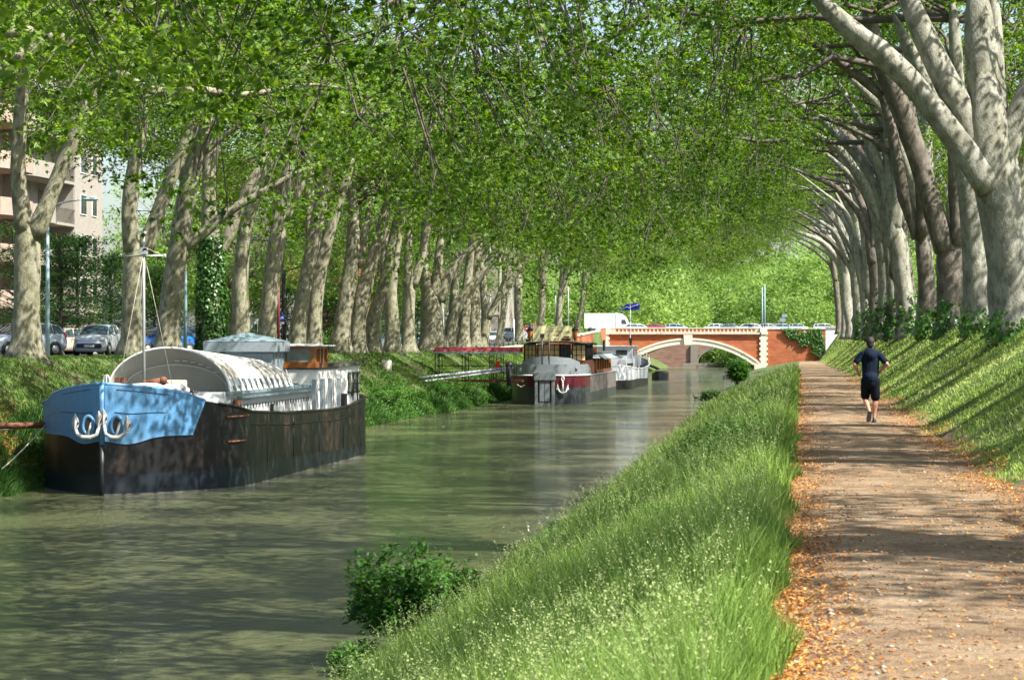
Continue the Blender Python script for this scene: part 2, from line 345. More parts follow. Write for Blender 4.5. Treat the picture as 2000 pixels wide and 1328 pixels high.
def make_crown(seed, sgn, x0, x1, zlow, ztop, ny=7.0, ncl=300, per=56, size=.20, thr=.34, lr=.95, leafm='leaf', wood=True):
    """leaf clumps on twigs that leave a few boughs; sgn=+1 leans towards +x"""
    global rng; rng = np.random.default_rng(seed); random.seed(seed)
    cl = []; tries = 0
    while len(cl) < ncl and tries < 40000:
        tries += 1
        x = rng.uniform(x0, x1); y = rng.uniform(-ny, ny); lo = zlow(x)+1.5*wob(x, y, 1.5, seed*1.7); hi = ztop(x, y)
        if hi < lo+.5: continue
        z = lo+(hi-lo)*rng.beta(.9, 1.5)
        if wob(x+seed*3, y+z*.9, 1.9, seed)+rng.uniform(-.35, .35) < thr-.45: continue
        if rng.uniform() < .09 and 5.5 < x: z = lo-rng.uniform(.2, 2.4)
        cl.append((x, y, z))
    cl = np.array(cl)
    C = []; rn = []
    for c in cl:
        rr = lr*rng.uniform(.6, 1.35); n = int(per*rng.uniform(.6, 1.4)*(rr/lr)**1.6)
        d = rng.normal(0, .5, (n, 3))*np.array([rr*1.15, rr*1.15, rr*.55]); d[:,2] -= .12*(d[:,0]**2+d[:,1]**2)
        C.append(c+d); rn.append(np.clip(rng.uniform(0, .8, n)*.75+rng.uniform(-.05, .25), 0, 1))
    C = np.concatenate(C); rn = np.concatenate(rn); C[:,0] *= sgn
    lm = leafcloud('crown', C, M[leafm], size, up=.55, rnd=rn)
    wm = None
    if wood:
        mb = MB(); nodes = []
        for k in range(9):
            tx = x0+(x1-x0)*((k+.5)/9); ty = random.uniform(-ny*.8, ny*.8); tz = (zlow(tx)+ztop(tx, ty))*.5+random.uniform(-1.5, .5)
            src = Vector((0, 0, 9.5+random.uniform(0, 3))); pts = curve(src, (tx, ty, tz), 9, .10, .10); L_ = (Vector((tx,ty,tz))-src).length
            r0 = .05+.0055*L_; mb.tube(pts, [r0*(1-i/10)**1.0+.012 for i in range(10)], 6); nodes += pts[2:]
        NN = np.array([tuple(q) for q in nodes])
        for c in cl:
            j = int(np.argmin(((NN-c)**2).sum(1)+4*np.maximum(0, NN[:,2]-c[2])*0)); q = nodes[j]
            pts = curve(q, c, 4, .06, .16); L_ = (Vector(c)-q).length
            r0 = min(.045, .012+.009*L_); mb.tube(pts, [r0, r0*.8, r0*.6, r0*.45, .008], 4, cap=False)
            for _ in range(2):
                e = Vector(c)+Vector((random.uniform(-.9,.9), random.uniform(-.9,.9), random.uniform(-.7,.2)))
                mb.tube([pts[3], Vector(c).lerp(e, .5)+Vector((0,0,.08)), e], [.012, .009, .006], 3, cap=False)
        mb.v = [(v[0]*sgn, v[1], v[2]) for v in mb.v]
        wm = mb.mesh('boughs', M['twig'])
    return lm, wm
# crowns of the left row (canal to +x) and of the right row (canal to -x)
def zl_left(x): return np.interp(x, [-9, -4, -1.5, 2.5, 6, 10, 13.5], [8.6, 9.2, 10.6, 10.8, 9.8, 8.6, 7.4])
def zt_left(x, y): return 16.8-.045*(x-1)**2-.02*y*y
def zl_right(x): return np.interp(x, [-3, 0, 3, 6, 9, 12, 15, 19], [15.5, 14, 12.3, 10.2, 8.4, 7.2, 6.0, 5.4])
def zt_right(x, y): return 16.8-.028*(x-5)**2-.02*y*y
CL = [make_crown(11+i, 1, -9, 13.5, zl_left, zt_left, 7.5) for i in range(4)]
CR = [make_crown(31+i, -1, -2.5, 19, zl_right, zt_right, 7.0) for i in range(4)]
def zl_back(x): return np.interp(x, [-8, 0, 8], [4.2, 5.0, 4.4])
def zt_back(x, y): return 17-.08*x*x-.05*y*y
CSB = [make_crown(91+i, -1, -6, 5, lambda x: 9.5-.15*x, lambda x, y: 16.5-.05*x*x, 6, 120, 50, .20, lr=1.0) for i in range(2)]
CB = [make_crown(51+i, 1, -8, 8, zl_back, zt_back, 7, 260, 50, .26, lr=1.1, leafm='leaf_sun_tint') for i in range(2)]
def trunk_tube(mb, pts, rs, n=14, knob=.10, flare=0.0, seg=.45, seed=0):
    """smooth tube through traced points with bulges"""
    rnd_ = random.Random(seed); pts = [Vector(p) for p in pts]
    dd = (pts[-1]-pts[-2]).normalized(); rs = list(rs)
    if rs[-1] > .1: pts = pts+[pts[-1]+dd*rs[-1]*.6, pts[-1]+dd*rs[-1]*1.0]; rs = rs+[rs[-1]*.8, rs[-1]*.25]
    Ls = [0]
    for i in range(1, len(pts)): Ls.append(Ls[-1]+(pts[i]-pts[i-1]).length)
    T = np.array(Ls); A = np.array([tuple(p) for p in pts]); k = max(3, int(Ls[-1]/seg)); S = np.linspace(0, Ls[-1], k+1)
    A2 = np.stack([np.interp(S, T, A[:,j]) for j in range(3)], -1); Rr = np.interp(S, T, rs)
    for _ in range(3):
        A2[1:-1] = (A2[:-2]+2*A2[1:-1]+A2[2:])/4; Rr[1:-1] = (Rr[:-2]+2*Rr[1:-1]+Rr[2:])/4
    b0 = len(mb.v); mb.tube([Vector(a) for a in A2], list(Rr), n)
    bumps = [(rnd_.uniform(0, Ls[-1]), rnd_.uniform(0, 6.28), rnd_.uniform(.10, .38)) for _ in range(int(Ls[-1]*.55*knob*10)+1)]
    for i in range(k+1):
        c = A2[i]
        for j in range(n):
            q = b0+i*n+j; v = np.array(mb.v[q]); d = v-c; an = 2*math.pi*j/n
            f = 1+.045*math.sin(3*an+S[i]*.6+seed)+.03*math.sin(5*an-S[i]*1.1)
            if flare: f += flare*math.exp(-S[i]/.45)*(1+.45*math.sin(4*an+seed)+.2*math.sin(7*an))
            for (bs, ba, bh) in bumps:
                da = math.atan2(math.sin(an-ba), math.cos(an-ba)); f += bh*math.exp(-((S[i]-bs)/.32)**2-(da/.55)**2)
            mb.v[q] = tuple(c+d*f)
def ordinal(n): return ['first','second','third','fourth','fifth','sixth','seventh','eighth','ninth','tenth','eleventh','twelfth','thirteenth','fourteenth','fifteenth','sixteenth','seventeenth','eighteenth','nineteenth','twentieth','twenty-first','twenty-second','twenty-third','twenty-fourth','twenty-fifth','twenty-sixth','twenty-seventh','twenty-eighth','twenty-ninth','thirtieth'][n]
def plane_tree(base, tubes, crown, label, group, mat, rz=0, crot=0, seed=0, cs=1.0, lift=0):
    """base world point; tubes = list of (world points, radii, flare)"""
    t = thing('plane_tree', label, 'tree', base, 0, group); mb = MB()
    for i, (pts, rs, fl) in enumerate(tubes):
        trunk_tube(mb, [Vector(p)-Vector(base) for p in pts], rs, 16 if rs[0] > .3 else 10, .10, fl, seed=seed*7+i)
    mb.build('trunk', mat, t)
    if crown is not None:
        lm, wm = crown
        c = obj('crown', lm, t, (0,0,lift), (0,0,crot)); c.scale = (cs, cs, cs)
        if wm:
            w = obj('boughs', wm, t, (0,0,lift), (0,0,crot)); w.scale = (cs, cs, cs)
    return t
GL = 'plane trees of the left bank'; GR = 'plane trees of the right bank'
def tr(t, *pp): return [P(x, y, t) for x, y in pp]
LT = [ # (px of base, depth, [(polyline px,py,radius px), ...])
 (48, 84, [[(52,640,25),(53,520,24),(55,440,26)], [(50,455,21),(36,380,15),(36,300,14),(42,200,13),(52,100,11),(60,20,9)], [(64,462,21),(92,405,16),(122,325,14),(160,230,12),(187,150,10),(205,60,8),(230,-20,6)]]),
 (256, 97, [[(258,620,19),(262,540,21),(266,482,24)], [(258,492,18),(251,420,15),(256,360,14),(268,300,13),(286,200,12),(302,110,10),(310,20,8)], [(282,492,17),(308,420,14),(335,345,13),(362,280,12),(395,210,10),(425,120,8),(450,40,6)]]),
 (326, 103, [[(331,620,21),(341,540,20),(352,470,20),(360,400,18),(375,330,18),(395,265,14),(408,200,12),(425,100,9),(435,20,7)], [(356,485,12),(395,458,11),(425,432,10),(462,400,9),(500,385,8),(545,355,6),(610,325,4),(690,290,2)], [(345,345,8),(385,310,6),(430,275,5),(475,235,3),(540,200,2)]]),
 (412, 111, [[(413,600,17),(412,540,18),(412,470,18),(406,400,14),(410,300,13),(425,200,12),(432,120,9),(440,30,7)], [(425,500,12),(450,455,12),(470,400,10),(492,350,8),(520,300,6)]]),
 (470, 117, [[(471,620,16),(468,565,16),(474,480,13),(483,420,14),(502,365,12),(517,300,11),(535,200,9),(545,100,7)]]),
 (521, 123, [[(524,620,17),(530,540,16),(539,480,17),(546,420,14),(556,365,14),(572,300,10),(580,200,8),(590,90,6)], [(558,430,9),(582,375,9),(602,300,7),(625,220,5)]]),
 (577, 131, [[(585,620,15),(598,540,13),(612,470,14),(627,400,13),(638,330,11),(645,250,9),(650,150,7)]]),
 (613, 135, [[(614,620,14),(618,560,14),(632,500,12),(648,440,10),(668,380,8),(690,310,6)], [(606,470,9),(604,400,9),(606,330,7),(600,250,6)]]),
 (664, 144, [[(670,620,15),(681,550,15),(690,495,15),(692,440,12),(686,370,9),(690,300,7)], [(700,520,9),(712,470,8),(722,400,6)]]),
 (696, 148, [[(700,620,14),(708,575,16),(724,520,12),(741,460,10),(756,400,9),(770,300,6)]]),
 (727, 153, [[(728,620,14),(742,585,11),(755,540,10),(766,480,9),(780,400,7)]]),
 (766, 160, [[(767,620,13),(762,575,12),(770,520,9),(778,460,8),(790,390,6)], [(752,560,7),(748,500,7),(756,440,6)]]),
 (798, 167, [[(798,620,12),(800,560,12),(796,510,8),(800,450,7)], [(806,560,9),(822,515,8),(832,460,7),(845,390,5)]]),
 (846, 175, [[(845,625,22),(842,575,18)], [(838,590,13),(828,520,10),(830,440,8),(836,360,6)], [(858,590,12),(874,540,9),(900,505,7),(928,480,5),(960,450,3)], [(848,580,12),(855,520,9),(862,450,7)]]),
 (876, 185, [[(884,620,11),(898,585,10),(925,555,8),(955,520,5),(985,490,3)], [(885,620,9),(888,560,8),(892,500,6)]]),
 (905, 190, [[(905,640,12),(910,580,10),(916,520,8),(925,450,6)]]),
 (926, 196, [[(926,625,12),(924,565,10),(932,500,8),(940,430,6)]]),
 (941, 202, [[(950,630,9),(945,580,7),(942,520,6)], [(952,622,8),(970,590,6),(982,560,5),(1000,520,3)]]),
]
near_x = -28.0
LBL_L = {0: 'thick forked plane tree in front of the apartment block, leftmost trunk in view', 1: 'plane tree forked into a wide V behind the tall barge mast', 2: 'leaning plane tree with a long low limb reaching right above the arched canopy', 3: 'plane tree whose lower trunk is wrapped in dark ivy'}
for i, (bx, t, tubes) in enumerate(LT):
    b = P(bx, 690, t); b.z = gzf(b.x, b.y)-.1
    out = []
    for j, tb in enumerate(tubes):
        pts = [P(x, y, t+(0 if j == 0 else 0)) for x, y, r in tb]; rs = [r*t/FPX*1.02 for x, y, r in tb]
        fl = 0
        if j == 0: pts = [b]+pts; rs = [rs[0]*1.15]+rs; fl = .55
        out.append((pts, rs, fl))
    lab = LBL_L.get(i, 'pale plane tree of the left bank row, %s trunk from the left' % ordinal(i))
    plane_tree(b, out, CL[i % 4] if (i % 2 == 0 or i < 2) else None if i not in (5, 9, 13) else CL[i % 4], lab, GL, M['bark'], seed=i, crot=(i*37 % 9-4)*.05, lift=(i*53 % 7-3)*.4+(1.8 if i < 7 else .6))
# generic tree
def gen_tubes(base, lean, seed, h=7.0, r=.5, fork=4, top=14.5, side=0.0, reach=7.0):
    rd = random.Random(seed); base = Vector(base); fh = h*rd.uniform(.65, 1.3); r = r*rd.uniform(.8, 1.2); reach = reach*rd.uniform(.6, 1.15)
    f = base+Vector((lean*fh*rd.uniform(-.02,.15)+rd.uniform(-.2,.2), rd.uniform(-.3,.3), fh))
    m_ = base.lerp(f, .5)+Vector((rd.uniform(-.2,.2), rd.uniform(-.2,.2), 0))
    out = [([base, base+Vector((0,0,1.0)), m_, f], [r*1.15, r, r*.92, r*.95], .45)]
    for k in range(fork):
        a = (k+.5)/fork; sp = rd.uniform(.5, 1.0)
        dx = lean*reach*(1.0 if k == 0 else (.55 if k == 1 else rd.uniform(-.15, .35)))
        dy = rd.uniform(-2.5, 2.5); hh = (top-fh)*rd.uniform(.8, 1.1)*(.75 if k == 0 else 1)
        start = f-Vector((0,0,rd.uniform(.1,1.6)*(1 if k else 0)))
        end = Vector((f.x+dx, f.y+dy, base.z+fh+hh))
        q1 = start+Vector((dx*.16+rd.uniform(-.25,.25), dy*.3, (end.z-start.z)*.38)); q2 = start+Vector((dx*.48+rd.uniform(-.4,.4), dy*.65+rd.uniform(-.3,.3), (end.z-start.z)*.74))
        rr = r*rd.uniform(.5, .74); out.append(([start, q1, q2, end], [rr*1.25, rr, rr*.72, rr*.35], 0))
        if k < 2 and abs(dx) > 3:
            e2 = end+Vector((lean*reach*.75, rd.uniform(-2,2), rd.uniform(-.8,1.2))); out.append(([end-Vector((lean*.2,0,.15)), end.lerp(e2,.5)+Vector((0,0,.8)), e2], [rr*.36, rr*.22, .03], 0))
    return out
# left bank, trees outside the frame whose boughs hang in, and far ones
for i, y in enumerate((57, 70)):
    b = Vector((near_x-.5, y, gzf(near_x-.5, y)-.1)); plane_tree(b, gen_tubes(b, 1, 300+i)+([([P(a_, c_, 60+j_*.3) for j_, (a_, c_) in enumerate(((-745,260),(-600,120),(-200,60),(100,62),(200,112),(262,168),(300,190),(350,182),(400,166),(450,192),(520,184),(600,158),(690,178)))], [.32,.26,.2,.16,.14,.13,.125,.11,.10,.09,.075,.05,.02], 0)] if i == 0 else []), CL[(i+2) % 4], ('nearest left bank plane tree whose leafy boughs hang over the near water', 'plane tree just left of the frame beside the apartment block')[i], GL, M['bark'], seed=80+i)
for i, y in enumerate((222, 240, 258, 278, 300, 325)):
    x = -31.5; b = Vector((x, y, gzf(x, y)-.1)); plane_tree(b, gen_tubes(b, 1, 320+i, 6.5, .42), CL[i % 4], 'plane tree beside the ramp behind the brick wing wall, %s from the near end' % ordinal(i), 'plane trees beside the bridge ramp', M['bark'], seed=90+i, lift=2.0)
# second row across the street
for i, (x, y) in enumerate(((-43,170),(-44,186),(-43.5,203),(-44,222),(-43,243),(-44,266),(-43,292),(-44,320),(-46.5,170),(-55,350),(-60,230))):
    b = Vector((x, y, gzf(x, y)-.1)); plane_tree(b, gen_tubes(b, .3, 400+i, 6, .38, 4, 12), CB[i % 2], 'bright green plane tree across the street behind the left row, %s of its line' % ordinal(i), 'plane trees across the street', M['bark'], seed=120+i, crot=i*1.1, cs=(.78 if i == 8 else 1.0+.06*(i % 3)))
# ---- right bank: traced near trees then generated ones
RT = [
 (1985, 59, 'bark_r', 'huge pale plane tree forking high at the right edge of the photo', [[(1985,600,42),(1968,480,44),(1948,380,45),(1935,320,44),(1928,240,38),(1922,160,34)], [(1935,360,34),(1905,275,30),(1880,220,27),(1835,140,26),(1790,40,22),(1755,-50,18)], [(1935,320,38),(1928,220,36),(1915,110,32),(1908,-20,28)], [(1935,370,30),(1900,315,27),(1862,268,24),(1810,195,23),(1765,140,23),(1690,85,22),(1640,40,20),(1570,-30,14)], [(1945,350,28),(1965,280,25),(1990,220,22),(2020,150,20),(2070,60,15)], [(1950,320,24),(1948,200,20),(1942,80,17),(1940,-20,14)]]),
 (1912, 72, 'bark_r', 'tall pale plane tree directly left of the huge edge trunk', [[(1912,600,27),(1905,480,28),(1897,380,27),(1885,300,24),(1852,240,20),(1815,180,17),(1785,120,15),(1750,40,12)], [(1890,330,16),(1870,220,15),(1868,120,13),(1860,0,11)]]),
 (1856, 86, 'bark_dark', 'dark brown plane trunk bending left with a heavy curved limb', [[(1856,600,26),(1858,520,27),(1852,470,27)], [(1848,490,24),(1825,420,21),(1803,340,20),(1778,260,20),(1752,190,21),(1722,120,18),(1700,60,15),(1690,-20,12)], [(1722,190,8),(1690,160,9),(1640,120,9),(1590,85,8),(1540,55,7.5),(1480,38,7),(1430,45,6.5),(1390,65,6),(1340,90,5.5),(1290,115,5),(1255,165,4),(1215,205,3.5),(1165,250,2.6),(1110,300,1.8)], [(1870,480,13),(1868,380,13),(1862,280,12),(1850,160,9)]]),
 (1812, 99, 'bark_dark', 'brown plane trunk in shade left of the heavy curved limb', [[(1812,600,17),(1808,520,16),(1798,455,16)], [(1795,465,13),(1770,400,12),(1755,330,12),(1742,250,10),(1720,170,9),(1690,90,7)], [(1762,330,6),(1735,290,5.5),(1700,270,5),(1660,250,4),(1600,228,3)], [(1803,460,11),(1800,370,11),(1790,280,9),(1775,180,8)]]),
]
for i, (bx, t, mt, lab, tubes) in enumerate(RT):
    b = P(bx+3, 660, t); b.z = gzf(b.x, b.y)-.15; out = []
    for j, tb in enumerate(tubes):
        pts = [P(x, y, t+(0 if j == 0 else (j % 3-1)*.25)) for x, y, r in tb]; rs = [r*t/FPX for x, y, r in tb]; fl = 0
        if j == 0: pts = [b]+pts; rs = [rs[0]*1.12]+rs; fl = .4
        out.append((pts, rs, fl))
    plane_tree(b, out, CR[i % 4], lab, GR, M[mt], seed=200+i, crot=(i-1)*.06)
ty = [17, 31, 45, 112, 119, 127, 134, 142, 151, 160, 170, 181, 193, 206, 220, 235, 252, 270, 290, 312, 335]; k_ = 0
for i, y in enumerate(ty):
    x = 5.5+(.35 if i % 2 else -.1); b = Vector((x, y, gzf(x, y)-.15))
    if y < 50: lab = ('plane tree far right of the frame near the camera', 'plane tree right of the frame shading the near path', 'plane tree right of the frame just before the huge edge trunk')[i]
    else: lab = 'leaning grey plane tree of the right bank row, %s beyond the brown trunks' % ordinal(k_); k_ += 1
    tubes = gen_tubes(b, -1, 500+i, 6.2, .42+.10*((i*7) % 3)/2, 5, 16, reach=6.0)
    cr = CR[(i+1) % 4] if (y < 50 or i % 2 == 0 or y > 200) else None
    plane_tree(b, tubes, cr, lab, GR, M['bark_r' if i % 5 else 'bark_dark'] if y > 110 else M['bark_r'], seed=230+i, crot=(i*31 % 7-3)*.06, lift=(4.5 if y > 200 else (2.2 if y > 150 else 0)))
for i, y in enumerate((16, 31, 38, 54, 66, 80, 94, 108, 123, 139, 156, 175, 196, 220)):
    x = 10.5; b = Vector((x, y, gzf(x, y)-.1)); tb = gen_tubes(b, -1, 700+i, 8, .46, 3, 15, reach=3)
    plane_tree(b, tb, CSB[i % 2], 'bare-stemmed plane tree of the back row behind the right bank trunks, %s of its line' % ordinal(i), 'back row of the right bank', M['bark' if i % 2 else 'bark_r'], seed=260+i)
# ---- woodland beyond the bridge
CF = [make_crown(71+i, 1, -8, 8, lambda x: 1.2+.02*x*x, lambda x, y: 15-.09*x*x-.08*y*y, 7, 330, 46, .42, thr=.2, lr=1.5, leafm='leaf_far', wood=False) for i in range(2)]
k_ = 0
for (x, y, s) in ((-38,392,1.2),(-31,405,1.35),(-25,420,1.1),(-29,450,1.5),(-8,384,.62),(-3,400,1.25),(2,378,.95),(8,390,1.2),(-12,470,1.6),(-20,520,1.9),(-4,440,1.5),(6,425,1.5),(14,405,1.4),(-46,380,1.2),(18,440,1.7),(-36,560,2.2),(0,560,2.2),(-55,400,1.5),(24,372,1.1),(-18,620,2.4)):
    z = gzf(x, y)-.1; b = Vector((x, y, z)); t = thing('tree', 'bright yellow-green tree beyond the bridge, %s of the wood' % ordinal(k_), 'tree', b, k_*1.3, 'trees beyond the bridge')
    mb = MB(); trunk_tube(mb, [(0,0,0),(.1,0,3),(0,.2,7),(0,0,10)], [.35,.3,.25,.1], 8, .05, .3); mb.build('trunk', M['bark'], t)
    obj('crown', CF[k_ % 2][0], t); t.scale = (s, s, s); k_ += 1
# ---- small dark street trees
def street_tree(x, y, h, w, label, seed, z0=1.6):
    global rng; rng = np.random.default_rng(seed); b = Vector((x, y, gzf(x, y)-.05))
    t = thing('street_tree', label, 'tree', b, 0, 'small dark street trees'); mb = MB()
    trunk_tube(mb, [(0,0,0),(.05,0,1.5),(0,.1,h*.5),(0,0,h*.9)], [.13,.11,.08,.03], 8, .04, .2)
    C = []; 
    for k in range(95):
        zz = rng.uniform(0, 1); rad = w*(1-.75*zz)*rng.uniform(.25, 1)**.6; a = rng.uniform(0, 6.283)
        c = np.array([rad*math.cos(a), rad*math.sin(a), z0+(h-z0)*zz]); mb.tube([(0,0,c[2]*.9), tuple(c*np.array([.5,.5,1])+[0,0,.1]), tuple(c)], [.03,.02,.01], 4, cap=False)
        n = 60; d = rng.normal(0, 1, (n, 3))*[.55,.55,.10]; d[:,2] -= .10*(d[:,0]**2+d[:,1]**2); C.append(c+d)
    mb.build('trunk', M['twig'], t); C = np.concatenate(C)
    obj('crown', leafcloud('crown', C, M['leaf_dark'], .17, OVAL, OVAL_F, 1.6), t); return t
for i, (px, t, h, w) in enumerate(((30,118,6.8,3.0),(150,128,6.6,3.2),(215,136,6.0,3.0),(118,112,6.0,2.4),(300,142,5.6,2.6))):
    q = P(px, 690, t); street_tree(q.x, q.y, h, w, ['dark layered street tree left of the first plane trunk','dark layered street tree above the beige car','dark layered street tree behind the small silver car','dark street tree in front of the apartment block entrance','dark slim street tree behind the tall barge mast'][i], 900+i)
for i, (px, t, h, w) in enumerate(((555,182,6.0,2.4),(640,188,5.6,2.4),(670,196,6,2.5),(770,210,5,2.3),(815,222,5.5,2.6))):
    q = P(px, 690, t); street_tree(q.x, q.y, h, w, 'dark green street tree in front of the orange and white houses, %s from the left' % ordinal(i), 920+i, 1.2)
# ================================================================= GRASS AND PLANTS
def grassmat(name, lo, hi, tip, dry):
    m, nt, N, L, B = newmat(name)
    a = N.new('ShaderNodeAttribute'); a.attribute_name = 'rnd'; h = N.new('ShaderNodeAttribute'); h.attribute_name = 'h'
    r = ramp(nt, a.outputs['Fac'], [(0, lo), (.55, hi), (.82, tip), (1, dry)])
    r2 = ramp(nt, h.outputs['Fac'], [(.2, (0,0,0)), (1, (.55,)*3)])
    c = mixc(nt, r2.outputs[0], r.outputs[0], tip); L.new(c, B.inputs['Base Color']); B.inputs['Roughness'].default_value = .6
    B.inputs['Specular IOR Level'].default_value = .3
    tr = N.new('ShaderNodeBsdfTranslucent'); L.new(c, tr.inputs['Color']); mx = N.new('ShaderNodeMixShader'); mx.inputs[0].default_value = .35
    L.new(B.outputs[0], mx.inputs[1]); L.new(tr.outputs[0], mx.inputs[2]); L.new(mx.outputs[0], N['Material Output'].inputs[0]); return m
M['grass'] = grassmat('tall_grass', (.055,.135,.014), (.13,.25,.030), (.26,.38,.075), (.42,.40,.16))
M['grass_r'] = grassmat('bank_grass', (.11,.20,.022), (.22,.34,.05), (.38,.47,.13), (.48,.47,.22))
M['grass_l'] = grassmat('far_bank_grass', (.05,.12,.012), (.11,.21,.022), (.18,.28,.045), (.25,.24,.10))
M['weed'] = grassmat('shore_grass', (.03,.10,.015), (.05,.15,.02), (.10,.21,.04), (.2,.25,.08))
def blades(name, label, cat, n, xy, hf, wf, mat, lean=.35, seed=1, rfun=None):
    g = np.random.default_rng(seed); x, y = xy(g, n); n = len(x); z = gz(x, y)-.03
    h = hf(x, y, g); w = wf(x, y, g); a = g.uniform(0, 6.283, n); ln = lean*g.uniform(.2, 1.4, n)
    dx, dy = np.cos(a)*ln*h, np.sin(a)*ln*h; fa = g.uniform(-.9, .9, n)      # blades face the viewer side roughly
    sx, sy = np.cos(fa)*w*.5, np.sin(fa)*w*.5
    V = np.empty((n, 5, 3)); V[:,0] = np.stack([x-sx, y-sy, z], -1); V[:,1] = np.stack([x+sx, y+sy, z], -1)
    V[:,2] = np.stack([x-sx*.8+dx*.3, y-sy*.8+dy*.3, z+h*.55], -1); V[:,3] = np.stack([x+sx*.8+dx*.3, y+sy*.8+dy*.3, z+h*.55], -1)
    V[:,4] = np.stack([x+dx, y+dy, z+h*np.sqrt(np.maximum(.2, 1-ln**2*.6))], -1)
    F = (np.array([[0,1,3],[0,3,2],[2,3,4]])[None]+np.arange(n)[:,None,None]*5).reshape(-1, 3)
    r = g.uniform(0, 1, n)*.62 if rfun is None else rfun(x, y, g)
    return tagp(obj(name, npmesh(name, V.reshape(-1,3), F, mat, {'rnd': np.repeat(np.clip(r,0,1), 5), 'h': np.tile([0,0,.55,.55,1], n)})), label, cat, kind='stuff')
def ydist(g, n, y0, y1, p):       # density falling as y^-p
    u = g.uniform(0, 1, n); q = 1-p; return (y0**q+(y1**q-y0**q)*u)**(1/q)
def xy_slope(g, n):
    y = ydist(g, n, 8.5, 150, 1.45); u = g.uniform(0, 1, n)
    sr = shore_r(y)-.25; e = -.12+.16*wob(y, 0, .7, 2); return sr+(e-sr)*u, y
def h_slope(x, y, g):
    base = .36+.16*wob(x, y, 1.2, 3)+.13*wob(x, y, .33, 1); edge = sstep(.05, -.5, x)
    return np.maximum(.10, base)*(.35+.65*edge)*g.uniform(.4, 1.5, len(x))*(1+.12*sstep(50, 130, y))
def patchy(x, y, g, b=.30, s=.36): return np.clip(b+s*wob(x, y, 2.2, 7)+.16*wob(x, y, .6, 2)+g.uniform(-.2, .34, len(x))+.16*sstep(30, 12, y), 0, 1)
blades('tall_grass', 'tall pale green meadow grass on the canal slope beside the path', 'grass', 230000, xy_slope, h_slope, lambda x, y, g: .0042+.00034*y, M['grass'], .45, 1, patchy)
def xy_bank(g, n):
    y = ydist(g, n, 16, 330, 1.4); u = g.uniform(0, 1, n)**.85; e = 2.45+.30*wob(y, 9, 1.6, 2)
    return e+(8.5-e)*u**1.15, y
blades('bank_grass', 'short sunlit grass on the bank below the right hand trunks', 'grass', 170000, xy_bank,
       lambda x, y, g: (.095+.035*wob(x, y, 1.1, 5)+.10*sstep(4.6, 6, x))*g.uniform(.5, 1.5, len(x)), lambda x, y, g: .004+.00036*y, M['grass_r'], .95, 2, lambda x, y, g: patchy(x, y, g, .42, .34))
def xy_left(g, n):
    y = ydist(g, n, 58, 350, 1.2); sl = shore_l(y)+.15; u = g.uniform(0, 1, n)
    x = np.where(y < 203, sl+(-30.6-sl)*u, sl+(-27.3-sl)*u)
    bare = (wob(x*1.5, y, 2.6, 11) > .42) & (g.uniform(0, 1, n) > .12); keep = ~bare; return x[keep], y[keep]
blades('bank_grass', 'shorter green grass on the far left bank', 'grass', 150000, xy_left,
       lambda x, y, g: (.12+.05*wob(x, y, 2, 5))*g.uniform(.5, 1.5, len(x)), lambda x, y, g: .0004*y, M['grass_l'], .6, 3, patchy)
def xy_shore(g, n):
    y = ydist(g, n, 60, 340, 1.1); u = g.uniform(0, 1, n)**1.6
    x = shore_l(y)+.25-1.6*u*(1+.5*wob(y, 0, 4, 2)); return x, y
blades('shore_grass', 'rank dark green grass hanging over the left waterline', 'grass', 60000, xy_shore,
       lambda x, y, g: np.maximum(.12, .34+.28*wob(x, y, 3, 8))*g.uniform(.5, 1.4, len(x)), lambda x, y, g: .00045*y, M['weed'], .7, 4)
# feathery seed heads above the tall grass
M['seed'] = grassmat('grass_seed', (.24,.34,.10), (.32,.42,.14), (.40,.46,.20), (.48,.44,.22))
g = np.random.default_rng(9); n = 9000; x, y = xy_slope(g, n); k = (x < -.35) & (wob(x, y, 1.7, 6) > -.75); x, y = x[k], y[k]; n = len(x)
z = gz(x, y); h = (.46+.14*wob(x, y, 1.2, 3))*g.uniform(.7, 1.5, n); a = g.uniform(0, 6.283, n); ln = h*g.uniform(.05, .45, n)
tx, tyy, tz = x+np.cos(a)*ln, y+np.sin(a)*ln, z+h; w = .0022+.00016*y
V = np.stack([np.stack([x-w/2, y, z], -1), np.stack([x+w/2, y, z], -1), np.stack([tx, tyy, tz], -1)], 1).reshape(-1, 3)
F = np.arange(3*n).reshape(-1, 3); rr = np.repeat(g.uniform(0, .6, n), 3); hh = np.tile([0, 0, 1.], n)
kk = 11; q = np.linspace(0, 1, kk)[None]; L_ = .15*g.uniform(.6, 1.3, n)[:,None]
hx = tx[:,None]+(q-.1)*L_*np.cos(a)[:,None]*.5+g.normal(0, .010, (n, kk))*(1.3-q); hy = tyy[:,None]+(q-.1)*L_*np.sin(a)[:,None]*.5+g.normal(0, .010, (n, kk)); hz = tz[:,None]-.10*L_+q*L_*.8+g.normal(0, .006, (n, kk))
C = np.stack([hx, hy, hz], -1).reshape(-1, 3); sz = (.013+.00022*np.repeat(y, kk))*g.uniform(.6, 1.4, n*kk)
rng = g; V2, F2, r2 = leaves(C, g.normal(0, 1, (len(C), 3))+[0,-.6,.2], sz, OVAL, OVAL_F, g.uniform(0, .9, len(C)))
tagp(obj('seed_heads', npmesh('seed_heads', np.concatenate([V, V2]), np.concatenate([F, F2+len(V)]), M['seed'], {'rnd': np.concatenate([rr, r2]), 'h': np.concatenate([hh, np.full(len(V2), .5)])})), 'pale feathery seed heads standing above the meadow grass', 'grass', kind='stuff')
